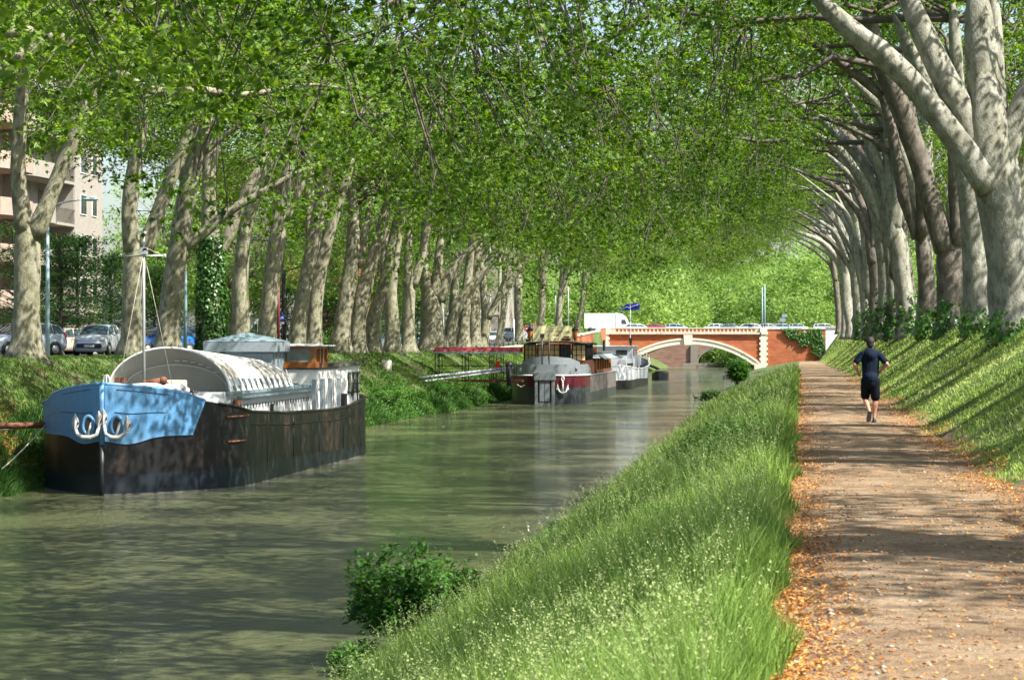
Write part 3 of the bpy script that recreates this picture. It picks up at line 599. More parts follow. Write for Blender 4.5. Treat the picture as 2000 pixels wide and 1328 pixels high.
# broad-leaved weeds among the grass
def weeds(name, label, pts, n, rad, hgt, mat, size, seed, tmpl=OVAL, tf=OVAL_F, up=.8, kind='stuff', cat='weeds'):
    global rng; rng = np.random.default_rng(seed); C = []
    for (x, y, r) in pts:
        m = int(n*r*r); d = rng.normal(0, .42, (m, 2))*r*rad; cx, cy = x+d[:,0], y+d[:,1]
        C.append(np.stack([cx, cy, gz(cx, cy)+hgt*r*rng.uniform(.15, 1, m)*np.exp(-(d**2).sum(1)/(r*rad)**2)], -1))
    return tagp(obj(name, leafcloud(name, np.concatenate(C), mat, size, tmpl, tf, up)), label, cat, kind=kind)
weeds('weeds', 'broad green nettles among the tall grass on the slope', [(-1.2,41,1.2),(-1.8,46,1.4),(-.8,36,.9),(-2.6,55,1.3),(-1.0,62,1.2),(-4.9,44,1.1),(-5.6,52,1.2),(-6.2,66,1.4),(-6.5,80,1.5),(-4.6,33,.8),(-.6,26,.5),(-6.8,100,1.6),(-5.1,26,.8),(-4.0,28,.6)], 700, .8, .62, M['leaf_bush'], .075, 5)
weeds('weeds', 'leafy weeds along the left waterline', [(shore_l(y)-.4+.7*math.sin(y), y, 1.0+.5*math.sin(y*1.7)) for y in list(np.arange(100, 158, 3.1))+list(np.arange(160, 330, 7))], 260, 1.1, 1.0, M['leaf_bush'], .13, 6)
def shrub(name, label, base, rx, ry, h, n, mat, size, seed, lean=(0,0), group=None, tmpl=OVAL, tf=OVAL_F, cat='shrub', stems=16):
    """stems fan out from the base, leaves set along them"""
    global rng; rng = np.random.default_rng(seed); random.seed(seed); base = Vector(base); t = thing(name, label, cat, base, 0, group); mb = MB(); C = []
    for k in range(stems):
        a = random.uniform(0, 6.283); q = random.uniform(.3, 1)**.6; e = Vector((math.cos(a)*rx*q+lean[0], math.sin(a)*ry*q+lean[1], h*random.uniform(.55, 1.05)*(1.15-.45*q)))
        pts = curve((random.uniform(-.1,.1), random.uniform(-.1,.1), 0), e, 6, .12, .10); mb.tube(pts, [.018*h*(1-i/8)+.004 for i in range(7)], 5)
        tips = [pts[3], pts[4], pts[5], pts[6]]
        for p in list(tips):
            for _ in range(2):
                e2 = p+Vector((random.uniform(-1,1)*rx*.38, random.uniform(-1,1)*ry*.38, random.uniform(-.15,.35)*h)); mb.tube([p, p.lerp(e2,.5)+Vector((0,0,.03)), e2], [.007,.005,.003], 3, cap=False)
                m = max(3, n//(stems*8)); tt = rng.uniform(.25, 1.1, (m, 1)); C.append(np.array(p)+(np.array(e2)-np.array(p))*tt+rng.normal(0, size*.55, (m, 3)))
    mb.build('stems', M['twig'], t); obj('foliage', leafcloud('foliage', np.concatenate(C), mat, size, tmpl, tf, .9), t); return t
shrub('shrub', 'large leafy green bush overhanging the water at the bottom of the photo', (-5.35, 32.6, gzf(-5.35, 32.6)-.1), 1.05, 1.1, 1.55, 8000, M['leaf_bush'], .105, 21, (-.15,-.1), stems=22)
shrub('shrub', 'low leafy bush at the water edge in front of the larger bush', (-5.9, 31.3, gzf(-5.6, 31.3)-.15), .55, .6, .75, 3000, M['leaf_bush'], .09, 22, stems=12)
shrub('shrub', 'dark round bush at the right waterline near the bridge', (-5.9, 214, gzf(-5.9, 214)-.2), .9, 1.2, 2.2, 3000, M['ivy'], .30, 23)
shrub('shrub', 'bushy weeds at the right waterline below the dark round bush', (-6.9, 176, gzf(-6.9, 176)-.2), .8, 1.2, 1.1, 1600, M['leaf_bush'], .2, 24)
for i, (px, t, h) in enumerate(((872,150,1.3),(905,158,1.0),(780,133,1.1),(820,140,.9),(975,172,1.2))):
    q = P(px, 780, t); x = shore_l(q.y)-.6; shrub('shrub', 'fresh green bush on the left waterline before the dark red gangway, %s from the left' % ordinal([3,0,1,2,4][i] if 0 else sorted([872,905,780,820,975]).index(px)), (x, q.y, gzf(x, q.y)), .9, 1.2, h, 1800, M['leaf_bush'], .14, 30+i, group='bushes on the left waterline')
# hedge-like greenery behind the left trunks
for i, (px, t) in enumerate(((420,150),(500,158),(640,166),(705,176))):
    q = P(px, 680, t); shrub('hedge_bush', 'leafy street hedge bush behind the left trunks, %s from the left' % ordinal(i), (q.x, q.y, gzf(q.x, q.y)), 1.6, 1.3, 1.7, 2400, M['leaf_bush'], .16, 40+i, group='hedge bushes along the street', cat='bush')
# ivy: on the fourth left trunk, on the right trunks
def ivy(label, x, y, z0, z1, r, n, seed, size=.12, spread=1.0, jx=0):
    global rng; rng = np.random.default_rng(seed); a = rng.uniform(0, 6.283, n); zz = rng.uniform(0, 1, n)**1.25; rr = r*(1+.22*wob(zz*6, a*2, 1, seed))*(1-.25*zz)+rng.uniform(0, .16, n)
    keep = wob(a*2.2, zz*7, 1, seed)+rng.uniform(-.3,.3,n) > -.5+1.3*(zz-.45)*(spread < 1)
    a, zz, rr = a[keep], zz[keep], rr[keep]; C = np.stack([np.cos(a)*rr+jx*zz, np.sin(a)*rr, (z1-z0)*zz], -1)
    nrm = np.stack([np.cos(a), np.sin(a), np.full(len(a), .55)], -1)+rng.normal(0, .35, (len(a), 3))
    V, F, r_ = leaves(C, nrm, size*rng.uniform(.6, 1.3, len(a)), OVAL*np.array([1.5,1,1]), OVAL_F, rng.uniform(0, .8, len(a)), math.pi+rng.normal(0, .6, len(a)))
    return tagp(obj('ivy', npmesh('ivy', V, F, M['ivy'], {'rnd': r_}), None, (x, y, z0)), label, 'ivy')
b = P(413, 690, 111); ivy('dense dark ivy sheathing the fourth plane trunk on the left bank', b.x, b.y, gzf(b.x,b.y), gzf(b.x,b.y)+5.8, .62, 6500, 61, .17)
for i, (y, h, r, n) in enumerate(((59,.6,.8,700),(66,.7,.6,500),(72,.8,.55,500),(79,1.3,.5,600),(86,1.3,.6,600),(99,1.3,.5,700),(119,2.2,.55,1200),(134,2.6,.6,1300),(151,3.2,.65,1500),(160,2.0,.6,900),(181,2.8,.65,1200),(206,2.5,.7,900))):
    x = 5.5-.1*(i%2)+(.9 if i in (1,3) else 0); ivy('ivy climbing the foot of a right bank trunk, %s clump from the near end' % ordinal(i), x, y, gzf(x,y)-.1, gzf(x,y)+h, r, n, 70+i, .11+.0006*y, .5)
weeds('ground_ivy', 'ivy and low leafy plants spread under the right hand trunks', [(5.6+.7*math.sin(k*2.1), y, 1.0+.3*math.sin(k)) for k, y in enumerate(np.arange(54, 220, 3.3))]+[(5.1,57.5,.8),(5.1,60.5,.8),(5.2,63,.8)], 150, .75, .20, M['ivy'], .06, 9, up=.6, cat='ivy')
# leaf litter and stones
def litter(name, label, n, xy, mat, size, seed, zoff=.03, cat='leaf litter'):
    global rng; rng = g = np.random.default_rng(seed); x, y = xy(g, n); C = np.stack([x, y, gz(x, y)+zoff+g.uniform(0, .012, len(x))], -1)
    nrm = g.normal(0, .28, (len(x), 3)); nrm[:,2] += 1; V, F, r = leaves(C, nrm, size*g.uniform(.5, 1.5, len(x))*(1+y*.008), OVAL*np.array([1.2,1,1.5]), OVAL_F, g.uniform(0, 1, len(x)))
    return tagp(obj(name, npmesh(name, V, F, mat, {'rnd': r})), label, cat, kind='stuff')
M["litter"] = leafmat('dead_leaf', [(.12,.045,.015), (.30,.12,.03), (.46,.19,.04), (.46,.28,.09)], .1, .8)
def xy_lit(g, n):
    y = ydist(g, n, 9, 110, 1.5); e = g.uniform(0, 1, n) < .85; side = g.uniform(0, 1, n) < .55
    u = np.abs(g.normal(0, .32, n)); x = np.where(side, 2.62-u*1.1+.3*wob(y,1,1.3,1), -.2+u*.8); x = np.where(e, x, g.uniform(-.2, 2.6, n)); return np.clip(x, -.35, 3.0), y
litter('leaf_litter', 'orange brown dead leaves scattered along the dirt path', 34000, xy_lit, M['litter'], .028, 3)
litter('leaf_litter', 'heap of brown leaves on the bank beside the barge bow', 9000, lambda g, n: (g.uniform(-26.4, -24.0, n), g.normal(67, 2.6, n)), M['litter'], .07, 4, .05)
g = np.random.default_rng(5); n = 2600; y = ydist(g, n, 9, 80, 1.5); x = g.uniform(-.2, 2.7, n); r = .006+.016*g.uniform(0, 1, n)**3
D = np.array([[1,0,0],[0,1,0],[-1,0,0],[0,-1,0],[0,0,1],[0,0,-.6]]); V = np.stack([x, y, gz(x, y)+.03], -1)[:,None,:]+D[None]*r[:,None,None]*g.uniform(.6, 1.4, (n, 6, 1))*[1.3,1,.7]
F = (np.array([[0,1,4],[1,2,4],[2,3,4],[3,0,4],[1,0,5],[2,1,5],[3,2,5],[0,3,5]])[None]+np.arange(n)[:,None,None]*6).reshape(-1, 3)
M['pebble'] = leafmat('pebble', [(.20,.16,.12), (.34,.28,.21), (.30,.12,.06), (.45,.40,.32)], 0, .9)
tagp(obj('pebbles', npmesh('pebbles', V.reshape(-1, 3), F, M['pebble'], {'rnd': np.repeat(g.uniform(0, 1, n), 6)})), 'small pale and reddish stones on the dirt path', 'pebbles', kind='stuff')
# ================================================================= BOATS
def text_mesh(s, size, depth=.004, sx=1.0):
    c = bpy.data.curves.new('lettering', 'FONT'); c.body = s; c.size = size; c.extrude = depth; c.align_x = 'CENTER'; c.align_y = 'CENTER'
    o = bpy.data.objects.new('lettering', c); scene.collection.objects.link(o); bpy.context.view_layer.update()
    me = bpy.data.meshes.new_from_object(o.evaluated_get(bpy.context.evaluated_depsgraph_get())); me.materials.clear()
    bpy.data.objects.remove(o); bpy.data.curves.remove(c)
    for v in me.vertices: v.co.x *= sx
    return me
M['hull_black'] = None
m, nt, N, L, B = newmat('black_rusty_hull')
a = noise(nt, 1.1, 6, .6, stretch=(1, 1, .10)); b_ = noise(nt, .33, 3, .5, stretch=(1, 1, .5)); n3 = noise(nt, 6, 4)
mu = N.new('ShaderNodeMath'); mu.operation = 'MULTIPLY'; L.new(a.outputs[0], mu.inputs[0]); L.new(b_.outputs[0], mu.inputs[1])
f = ramp(nt, mu.outputs[0], [(.24, (0,0,0)), (.42, (1,1,1))]); rr_ = ramp(nt, n3.outputs[0], [(.3, (.035,.022,.018)), (.55, (.085,.055,.042)), (.72, (.19,.075,.028))])
bs = ramp(nt, n3.outputs[0], [(.3, (.006,.006,.007)), (.7, (.014,.013,.013))]); L.new(mixc(nt, f.outputs[0], bs.outputs[0], rr_.outputs[0]), B.inputs['Base Color'])
B.inputs['Roughness'].default_value = .42; bump(nt, b_.outputs[0], .25, .12, B); M['hull_black'] = m
M['hull_navy'] = weathered('navy_bottom_paint', (.012,.018,.026), (.06,.055,.05), .4, .4)
M['blue'] = weathered('sky_blue_paint', (.085,.235,.43), (.22,.27,.29), .4, .45, 2.2)
M['blue_dark'] = simple('blue_paint_seam', (.03,.09,.17), .6)
M['white'] = weathered('white_paint', (.74,.73,.70), (.55,.51,.45), .10, .55, 2)
M['offwhite'] = weathered('off_white_panel', (.60,.60,.60), (.30,.28,.26), .35, .6, 2)
M['cream'] = weathered('cream_plastic', (.70,.68,.58), (.5,.46,.36), .2, .5)
M['canvas'] = simple('beige_canvas', (.42,.37,.31), .95, var=.08, scale=1.2)
M['steelblue'] = weathered('grey_blue_sheet', (.20,.27,.31), (.14,.16,.16), .3, .35, 1.3)
M['zinc'] = weathered('zinc_sheet', (.33,.38,.42), (.2,.22,.22), .3, .35, 1.3, .3)
M['wood'] = weathered('varnished_wood', (.36,.115,.022), (.13,.045,.015), .5, .35, 3)
M['brownwood'] = weathered('dark_red_wood', (.16,.045,.022), (.07,.025,.015), .5, .5, 3)
M['deck'] = weathered('deck_plate', (.09,.09,.09), (.16,.13,.10), .5, .7, 2)
M['roof_dark'] = weathered('felt_roof', (.085,.08,.068), (.15,.14,.10), .6, .9, 2)
M['iron'] = simple('black_iron', (.02,.02,.022), .5)
M['anchor'] = weathered('galvanised_anchor', (.40,.40,.39), (.28,.22,.17), .5, .5, 6)
M['rust'] = weathered('rusty_steel', (.16,.06,.03), (.10,.05,.03), .6, .8, 5)
M['rope'] = simple('pale_rope', (.45,.42,.36), .9)
M['glass'] = glassy('window_glass', (.03,.038,.04)); M['glass_pale'] = glassy('pale_window_glass', (.20,.22,.19), .12)
M['grille'] = simple('dark_grille', (.03,.03,.03), .5)
M['navycloth'] = simple('navy_cloth', (.012,.022,.07), .9)
M['pipe'] = simple('galvanised_pipe', (.42,.44,.46), .4, .4)
def interp(x, xs_, ys_): return float(np.interp(x, xs_, ys_))
class Hull:
    cx = 0.0; cy = 0.0
    def __init__(s, Bm, L_, bowlen, sternlen, top, bp=(2.4, .5), sp=(2.4, .5), bmin=.06, flare=.05):
        s.B, s.L, s.bl, s.sl, s.topf, s.bp, s.sp, s.bmin, s.flare = Bm, L_, bowlen, sternlen, top, bp, sp, bmin, flare
    def b(s, y, z=9):
        w = s.B
        if y < s.bl: w = s.bmin+(s.B-s.bmin)*(1-(1-max(0, y)/s.bl)**s.bp[0])**s.bp[1]; w *= 1-s.flare*max(0, 1-z/2.2)*(1-y/s.bl)
        r = s.L-y
        if r < s.sl: w = min(w, s.bmin+(s.B-s.bmin)*(1-(1-max(0, r)/s.sl)**s.sp[0])**s.sp[1])
        return w
    def stations(s):
        a = [0,.04,.12,.25,.42,.65,.95,1.3,1.7,2.2,2.8,3.4,4.1,5,6.5]; a = [q for q in a if q < s.L*.4]
        c = list(np.arange(8, s.L-s.sl-1, 2.5)); e = [s.L-q for q in (4.2,3.2,2.4,1.7,1.2,.8,.45,.2,.06,0)]
        return sorted(set(a+c+e))
    def band(s, name, z0f, z1f, mat, parent, off=0.0, s0=0, s1=None, nz=4, sides=(1,-1), smooth=True):
        """strip of hull plating between two heights (functions of the station)"""
        S = [q for q in s.stations() if s0 <= q <= (s.L if s1 is None else s1)]
        if s1 is not None and S[-1] < s1: S.append(s1)
        if S[0] > s0: S.insert(0, s0)
        mb = MB(); rings = []
        if sides == (1,-1) and s0 == 0: seq = [(q, -1) for q in reversed(S)]+[(q, 1) for q in S]; seqs = [seq]
        else: seqs = [[(q, sd) for q in S] for sd in sides]
        for seq in seqs:
            rings = []
            for k in range(nz+1):
                ring = []
                for q, sd in seq:
                    z0, z1 = z0f(q), z1f(q); z = z0+(z1-z0)*k/nz
                    ring.append((s.cx+sd*(s.b(q, z)+off), s.cy+q-off*(q < 1.2), z))
                rings.append(ring)
            mb.loft(rings, 0, smooth)
        return mb.build(name, mat, parent, fixn=True)
    def line(s, mb, zf, r, s0, s1, side, off=.03, n=8, mi=0, k=18):
        pts = []
        for i in range(k+1):
            q = s0+(s1-s0)*(i/k)**1.5; z = zf(q); pts.append((s.cx+side*(s.b(q, z)+off), s.cy+q-off*(q < 1.2), z))
        mb.tube(pts, r, n, mi)
    def deck(s, name, z_off, mat, parent, inset=.04):
        S = s.stations(); mb = MB()
        mb.loft([[(s.cx-max(.01, s.b(q)-inset), s.cy+q, s.topf(q)-z_off), (s.cx, s.cy+q, s.topf(q)-z_off+.04), (s.cx+max(.01, s.b(q)-inset), s.cy+q, s.topf(q)-z_off)] for q in S], 0, False)
        return mb.build(name, mat, parent)
# ---------------------------------------------------------------- near barge
X1, Y1 = -20.1, 66.75
barge = thing('barge', 'tall black barge with sky blue bow and arched beige canopy, nearest boat on the canal', 'barge', (X1, Y1, WZ))
top1 = lambda q: interp(q, [0,1.1,1.8,2.3,3.2,4.0,5.0,10.5,18.5,21.5,24.5,28.5], [3.28,3.10,2.96,2.74,2.63,2.55,2.36,2.16,2.03,2.08,2.28,2.50])
H = Hull(3.2, 28.1, 4.6, 4.0, top1, (1.7,.80), (2.4,.5), .05, .05); H.cx = -.45; H.cy = -.5
def zb1(q): return 1.72-.22*math.exp(-((q-.35)/.45)**2)
H.band('hull', lambda q: -.8, lambda q: top1(q), M['hull_black'], barge, nz=8)
H.band('bottom_paint', lambda q: -.3, lambda q: .62-.22*float(sstep(6, 27, q)), M['hull_navy'], barge, .012, nz=2)
H.band('waterline_stripe', lambda q: .0, lambda q: .04, M['deck'], barge, .022, nz=1)
H.deck('deck', .14, M['deck'], barge)
# blue bow plating with a slanted after edge
for sd in (1, -1):
    mb = MB(); rings = []
    for v in range(9):
        vv = v/8; smax = (2.0+.42*vv) if sd > 0 else (2.9+.5*vv); ring = []
        for u in range(15):
            q = smax*(u/14)**1.6; z0 = zb1(q); z = z0+(top1(q)+.02-z0)*vv; ring.append((H.cx+sd*(H.b(q, z)+.03), H.cy+q-.03, z))
        rings.append(ring)
    mb.loft(rings, 0, True); o = mb.build('bow_plate', M['blue'], barge, fixn=True)
    mb = MB(); H.line(mb, lambda q: top1(q)+.02, .055, 0, 2.42 if sd > 0 else 3.4, sd, .0); mb.build('bow_rail', M['blue'], barge)
    mb = MB(); H.line(mb, lambda q: zb1(q)*.42+top1(q)*.58-.08, .012, .12, 2.2 if sd > 0 else 3.1, sd, .04, 5); H.line(mb, lambda q: top1(q)-.12, .010, .15, 2.3 if sd > 0 else 3.3, sd, .04, 5); mb.build('bow_seam', M['blue_dark'], barge)
mb = MB(); mb.tube([(-.45,-.55,-.4),(-.45,-.55,1.55)], .07, 10); mb.build('stem_bar', M['iron'], barge)
mb = MB(); mb.tube([(-.45,-.57,1.5),(-.45,-.57,3.30)], .075, 10); mb.ball((-.45,-.57,3.3), .08); mb.build('stem_cap', M['blue'], barge)
mb = MB()
for sd in (1,-1):
    for zz, a_, b__ in ((2.22,3.3,4.9),(1.45,3.4,4.6)): mb = MB(); H.line(mb, lambda q: zz, .035, a_, b__, sd, .03); mb.build('rubbing_bar', M['rust'], barge)
pass
mb = MB()
for sd in (1,-1): H.line(mb, lambda q: top1(q)-.42, .025, 5.4, 22.5, sd, .01, 6); H.line(mb, lambda q: top1(q)-.02, .05, 3.0, 27, sd, .0, 6)
for q in (7.6, 11.5, 15.8, 20.2, 23.6): mb.tube([(H.cx+H.b(q)+.004, H.cy+q, .3), (H.cx+H.b(q)+.004, H.cy+q, top1(q)-.1)], .012, 5)
mb.build('hull_strake', M['hull_black'], barge)
# hawse rings and anchors
for sx in (-.42, .44):
    q = next(s_ for s_ in np.arange(.02, 2, .01) if H.b(s_, 2) > abs(sx)); y0 = q-.22-.5; sx = sx-.45
    mb = MB(); mb.tube([(sx+.20*math.cos(a)*.85, y0, 2.07+.27*math.sin(a)) for a in np.linspace(0, 6.2832, 25)], .055, 8, cap=False); ring = mb.build('hawse_ring', M['blue'], barge)
    mb = MB(); mb.prism([(.17*math.cos(a)*.85, .24*math.sin(a)) for a in np.linspace(0, 6.2832, 20)[:-1]], 0, .02, M=Matrix.Translation((sx, y0, 2.07)) @ Matrix.Rotation(R(90), 4, 'X')); mb.build('hawse_hole', M['iron'], ring)
    mb = MB(); tl = .10 if sx > -.45 else -.04; yb = y0-.13
    mb.tube([(sx+.10, y0+.02, 2.18), (sx+.02, yb, 1.78)], .045, 6)
    mb.tube([(sx-.36, yb, 2.02+tl), (sx-.30, yb-.02, 1.82), (sx-.12, yb-.04, 1.72), (sx+.12, yb-.04, 1.72), (sx+.30, yb-.02, 1.82+tl*.3), (sx+.36, yb, 2.02-tl)], [.05,.06,.07,.07,.06,.05], 8)
    for e, dz in ((-.36, tl), (.36, -tl)):
        zc = 2.20+dz; pr = [(0,-.22),(.085,-.15),(.12,-.03),(.095,.10),(.04,.20),(0,.28)]
        outl = pr+[(-x, z) for x, z in reversed(pr[1:-1])]; n_ = len(outl)
        vs = [(sx+e+x, yb-.005, zc+z) for x, z in outl]+[(sx+e, yb-.075, zc-.2), (sx+e, yb-.06, zc+.26), (sx+e, yb+.05, zc)]
        fs = []
        for i_ in range(n_):
            j_ = (i_+1) % n_; zc_ = (outl[i_][1]+outl[j_][1])/2; fs.append((i_, j_, n_ if zc_ < .03 else n_+1)); fs.append((j_, i_, n_+2))
        fs += [(n_, n_+1, 3), (n_, n_+1, n_-3)]; mb.add(vs, fs, 0, False)
    mb.build('anchor', M['anchor'], barge, fixn=True)
# bow deck gear: winch wheel, windlass, fairleads, bollard, mast, air conditioner
mb = MB(); c0 = Vector((-.72, .75, 3.30)); mb.tube([c0+Vector((.14*math.cos(a)*.7, .03*math.sin(a), .24*math.sin(a))) for a in np.linspace(0, 6.2832, 21)], .032, 6, cap=False)
mb.tube([c0+Vector((0,0,-.55)), c0+Vector((0,0,.24))], .025, 6); mb.tube([c0-Vector((.13,0,0)), c0+Vector((.13,0,0))], .018, 5); mb.build('winch_wheel', M['anchor'], barge)
mb = MB(); mb.tube([(-.9,1.1,3.22),(-.25,1.15,3.32)], .05, 8); mb.box(-.55,-.25,1.0,1.25,3.2,3.46); mb.tube([(.32,1.2,3.26),(.85,1.2,3.36)], .11, 10); mb.ball((.92,1.2,3.37), .13); mb.ball((.36,1.2,3.27), .12); mb.build('windlass', M['rust'], barge)
mb = MB(); mb.tube([(-.1,.5,3.22),(.5,.9,3.22),(1.1,1.4,3.14),(1.5,1.9,3.05)], [.05,.09,.13,.10], 8); mb.ball((1.25,1.7,3.15), .17, sc=(1.5,1,.7)); mb.ball((.75,1.5,3.22), .12, sc=(1.6,1,.7)); mb.build('chain_cover', M['offwhite'], barge)
mb = MB(); mb.tube([(-2.35,2.2,2.5),(-2.35,2.2,3.0)], .10, 10); mb.tube([(-2.1,2.2,2.5),(-2.1,2.2,3.0)], .10, 10); mb.tube([(1.55,2.3,2.8),(1.55,2.3,3.06)], .03, 6); mb.tube([(1.42,2.3,3.0),(1.7,2.3,3.0)], .03, 6); mb.build('bollard', M['iron'], barge)
mst = P(281, 760, 70.5)-Vector((X1, Y1, WZ)); mx_, my_ = mst.x, mst.y
mb = MB(); mb.tube([(mx_,my_,2.5),(mx_,my_,5.2),(mx_,my_,7.85)], [.055,.045,.035], 10); mb.tube([(mx_-.72,my_,7.17),(mx_+.66,my_,7.17)], .028, 6)
mb.tube([(mx_-.72,my_,7.14),(mx_-.72,my_,7.24)], .035, 6); mb.tube([(mx_+.66,my_,7.10),(mx_+.66,my_,7.22)], .04, 6); mb.box(mx_-.11,mx_+.11,my_-.08,my_+.08,7.22,7.42); mb.tube([(mx_,my_,7.8),(mx_,my_,7.92)], .085, 8)
mb.build('mast', M['pipe'], barge)
mb = MB()
for q in ((mx_-.5, my_-1.2, 2.9), (mx_+.75, my_+.9, 2.7), (mx_-.9, my_+2, 2.9)): mb.tube([(mx_,my_,7.3), q], .008, 4)
mb.tube([(mx_-.6,my_,7.17),(mx_,my_,7.45),(mx_+.6,my_,7.17)], .008, 4); mb.build('stay_wire', M['rope'], barge)
acp = P(335, 765, 71.5)-Vector((X1, Y1, WZ)); ax, ay = acp.x, acp.y
ac = MB().box(ax-.46, ax+.46, ay-.16, ay+.16, 2.6, 3.36).build('air_conditioner', M['cream'], barge, bevel=.02)
mb = MB(); mb.prism([(.245*math.cos(a), .245*math.sin(a)) for a in np.linspace(0, 6.2832, 25)[:-1]], 0, .012, M=Matrix.Translation((ax-.14, ay-.165, 3.04)) @ Matrix.Rotation(R(90), 4, 'X')); mb.build('fan_grille', M['grille'], ac)
mb = MB()
for k in range(9): mb.box(ax-.40, ax+.14, ay-.19, ay-.182, 2.79+.062*k, 2.798+.062*k)
for k in range(4): mb.box(ax-.40+.17*k, ax-.39+.17*k, ay-.192, ay-.184, 2.79, 3.29)
mb.build('grille_bars', M['pipe'], ac)
MB().box(ax+.22, ax+.36, ay-.166, ay-.16, 3.17, 3.22).build('badge', M['blue'], ac)
# hold coaming with rails, side panels and rivets
co = MB().box(-2.05, 2.08, 4.6, 17.4, 1.9, 2.86).build('coaming', M['offwhite'], barge)
mb = MB(); mb.box(-2.2, 2.2, 4.4, 17.6, 2.86, 2.96); mb.box(2.14, 2.28, 5.6, 17.6, 2.72, 2.79); mb.build('coaming_rail', M['steelblue'], barge)
mb = MB()
mb.box(2.081, 2.09, 6.0, 17.2, 2.50, 2.505)
for k in range(26): mb.box(2.081, 2.10, 6.2+.43*k, 6.24+.43*k, 2.36, 2.50)
mb.build('panel_seam', M['iron'], co); MB().box(2.085, 2.12, 10.4, 10.75, 2.12, 2.42).build('vent', M['iron'], co)
mb = MB(); mb.prism([(2.9,0),(3.9,0),(4.62,.55),(4.62,.85),(3.5,.85)], 0, 1, M=Matrix(((0,0,4.1,-2.05),(1,0,0,.6),(0,1,0,2.1),(0,0,0,1)))); mb.build('fore_coaming', M['offwhite'], barge, fixn=True)
mb = MB(); mb.tube([(2.1,4.1,2.35),(2.1,5.1,2.75),(2.12,6.3,2.70),(2.12,7.4,2.66)], .03, 6); mb.build('hand_rail', M['pipe'], barge)
mb = MB()
for k in range(3): mb.tube([(2.12,5.05+.22*k,2.35),(2.30,5.05+.22*k,2.35)], .08, 8); mb.tube([(2.2,5.05+.22*k,2.05),(2.2,5.05+.22*k,2.68)], .09, 8)
mb.build('fender', M['rust'], barge)
# arched canopy
A0, A1, AW, AH, AZ = 5.0, 13.7, 1.98, 1.36, 2.97
def arc(y, a, h, z0, n=22, x0=0.02): return [(x0+a*math.cos(t_)*(1 if math.cos(t_) < 0 or 1 else 1), y, z0+h*math.sin(t_)) for t_ in np.linspace(0, math.pi, n)]
YY_ = np.linspace(A0, A1, 12)
AHf = lambda y: AH-.40*(y-A0)/(A1-A0)
mb = MB(); rings = [arc(y, AW, AHf(y), AZ) for y in YY_]
mb.loft([[p for p in r[2:]] for r in rings], 0, True); cov = mb.build('canopy_cover', M['canvas'], barge)
mb = MB()
for y in YY_: mb.tube(arc(y, AW+.02, AHf(y)+.02, AZ), .034, 6); mb.add([(AW+.05,y,AZ-.02),(AW+.05,y+.62,AZ-.02),(AW-.12,y+.05,AZ+.62)], [(0,1,2)]); mb.tube([(AW+.06,y,AZ-.05),(AW+.06,y,AZ+.1)], .03, 5)
mb.build('canopy_rib', M['white'], cov)
mb = MB(); mb.loft([arc(A0+.02, AW-.01, AH-.01, AZ), arc(A0+.5, AW-.16, AH-.34, AZ), arc(A0+.85, AW-.25, AH-.52, AZ)], 0, True); mb.build('hood', M['canvas'], barge)
mb = MB(); e_ = arc(A0+.86, AW-.26, AH-.53, AZ, 18); mb.add(e_+[(.02, A0+.9, AZ)], [(i, i+1, 18) for i in range(17)]); mb.build('end_panel', M['canvas'], barge)
mb = MB(); mb.tube(arc(A0+.84, AW-.25, AH-.53, AZ), .022, 6)
for k in range(6): x = .1+.26*k; zz_ = AZ+(AH-.38)*math.sqrt(max(.05, 1-(x/1.8)**2)); mb.box(x, x+.15, A0+.42, A0+.5, zz_-.02, zz_)
mb.build('end_rib', M['white'], barge)
# grey booth
bp_ = P(483, 700, 84)-Vector((X1, Y1, WZ)); bx, by = bp_.x+.02, 15.0
bo = MB().box(bx-.75, bx+1.02, by, by+1.7, 1.95, 4.18).build('booth', M['zinc'], barge)
mb = MB(); mb.box(bx-1.5, bx+1.22, by-.3, by+1.95, 4.16, 4.54); fr = mb.build('booth_roof', M['zinc'], barge, bevel=.02)
mb = MB(); x0, x1, y0, y1 = bx-1.5, bx+1.22, by-.3, by+1.95; mb.add([(x0,y0,4.543),(x1,y0,4.543),(x1,y1,4.543),(x0,y1,4.543),((x0+x1)/2-.15,(y0+y1)/2,4.86),((x0+x1)/2+.15,(y0+y1)/2,4.86)], [(0,1,5,4),(1,2,5),(2,3,4,5),(3,0,4)]); mb.build('hip_roof', M['steelblue'], fr)
mb = MB()
for x in (bx-.1, bx+.6): mb.box(x, x+.02, by-.012, by-.002, 2.9, 4.14)
for y in (by+.05, by+.6, by+1.15, by+1.63): mb.box(bx+1.022, bx+1.04, y, y+.04, 2.0, 4.14)
mb.box(bx+1.022, bx+1.05, by, by+1.7, 2.86, 2.92); mb.box(bx-.1, bx+1.03, by-.012, by-.002, 4.10, 4.14); mb.build('panel_joint', M['steelblue'], bo)
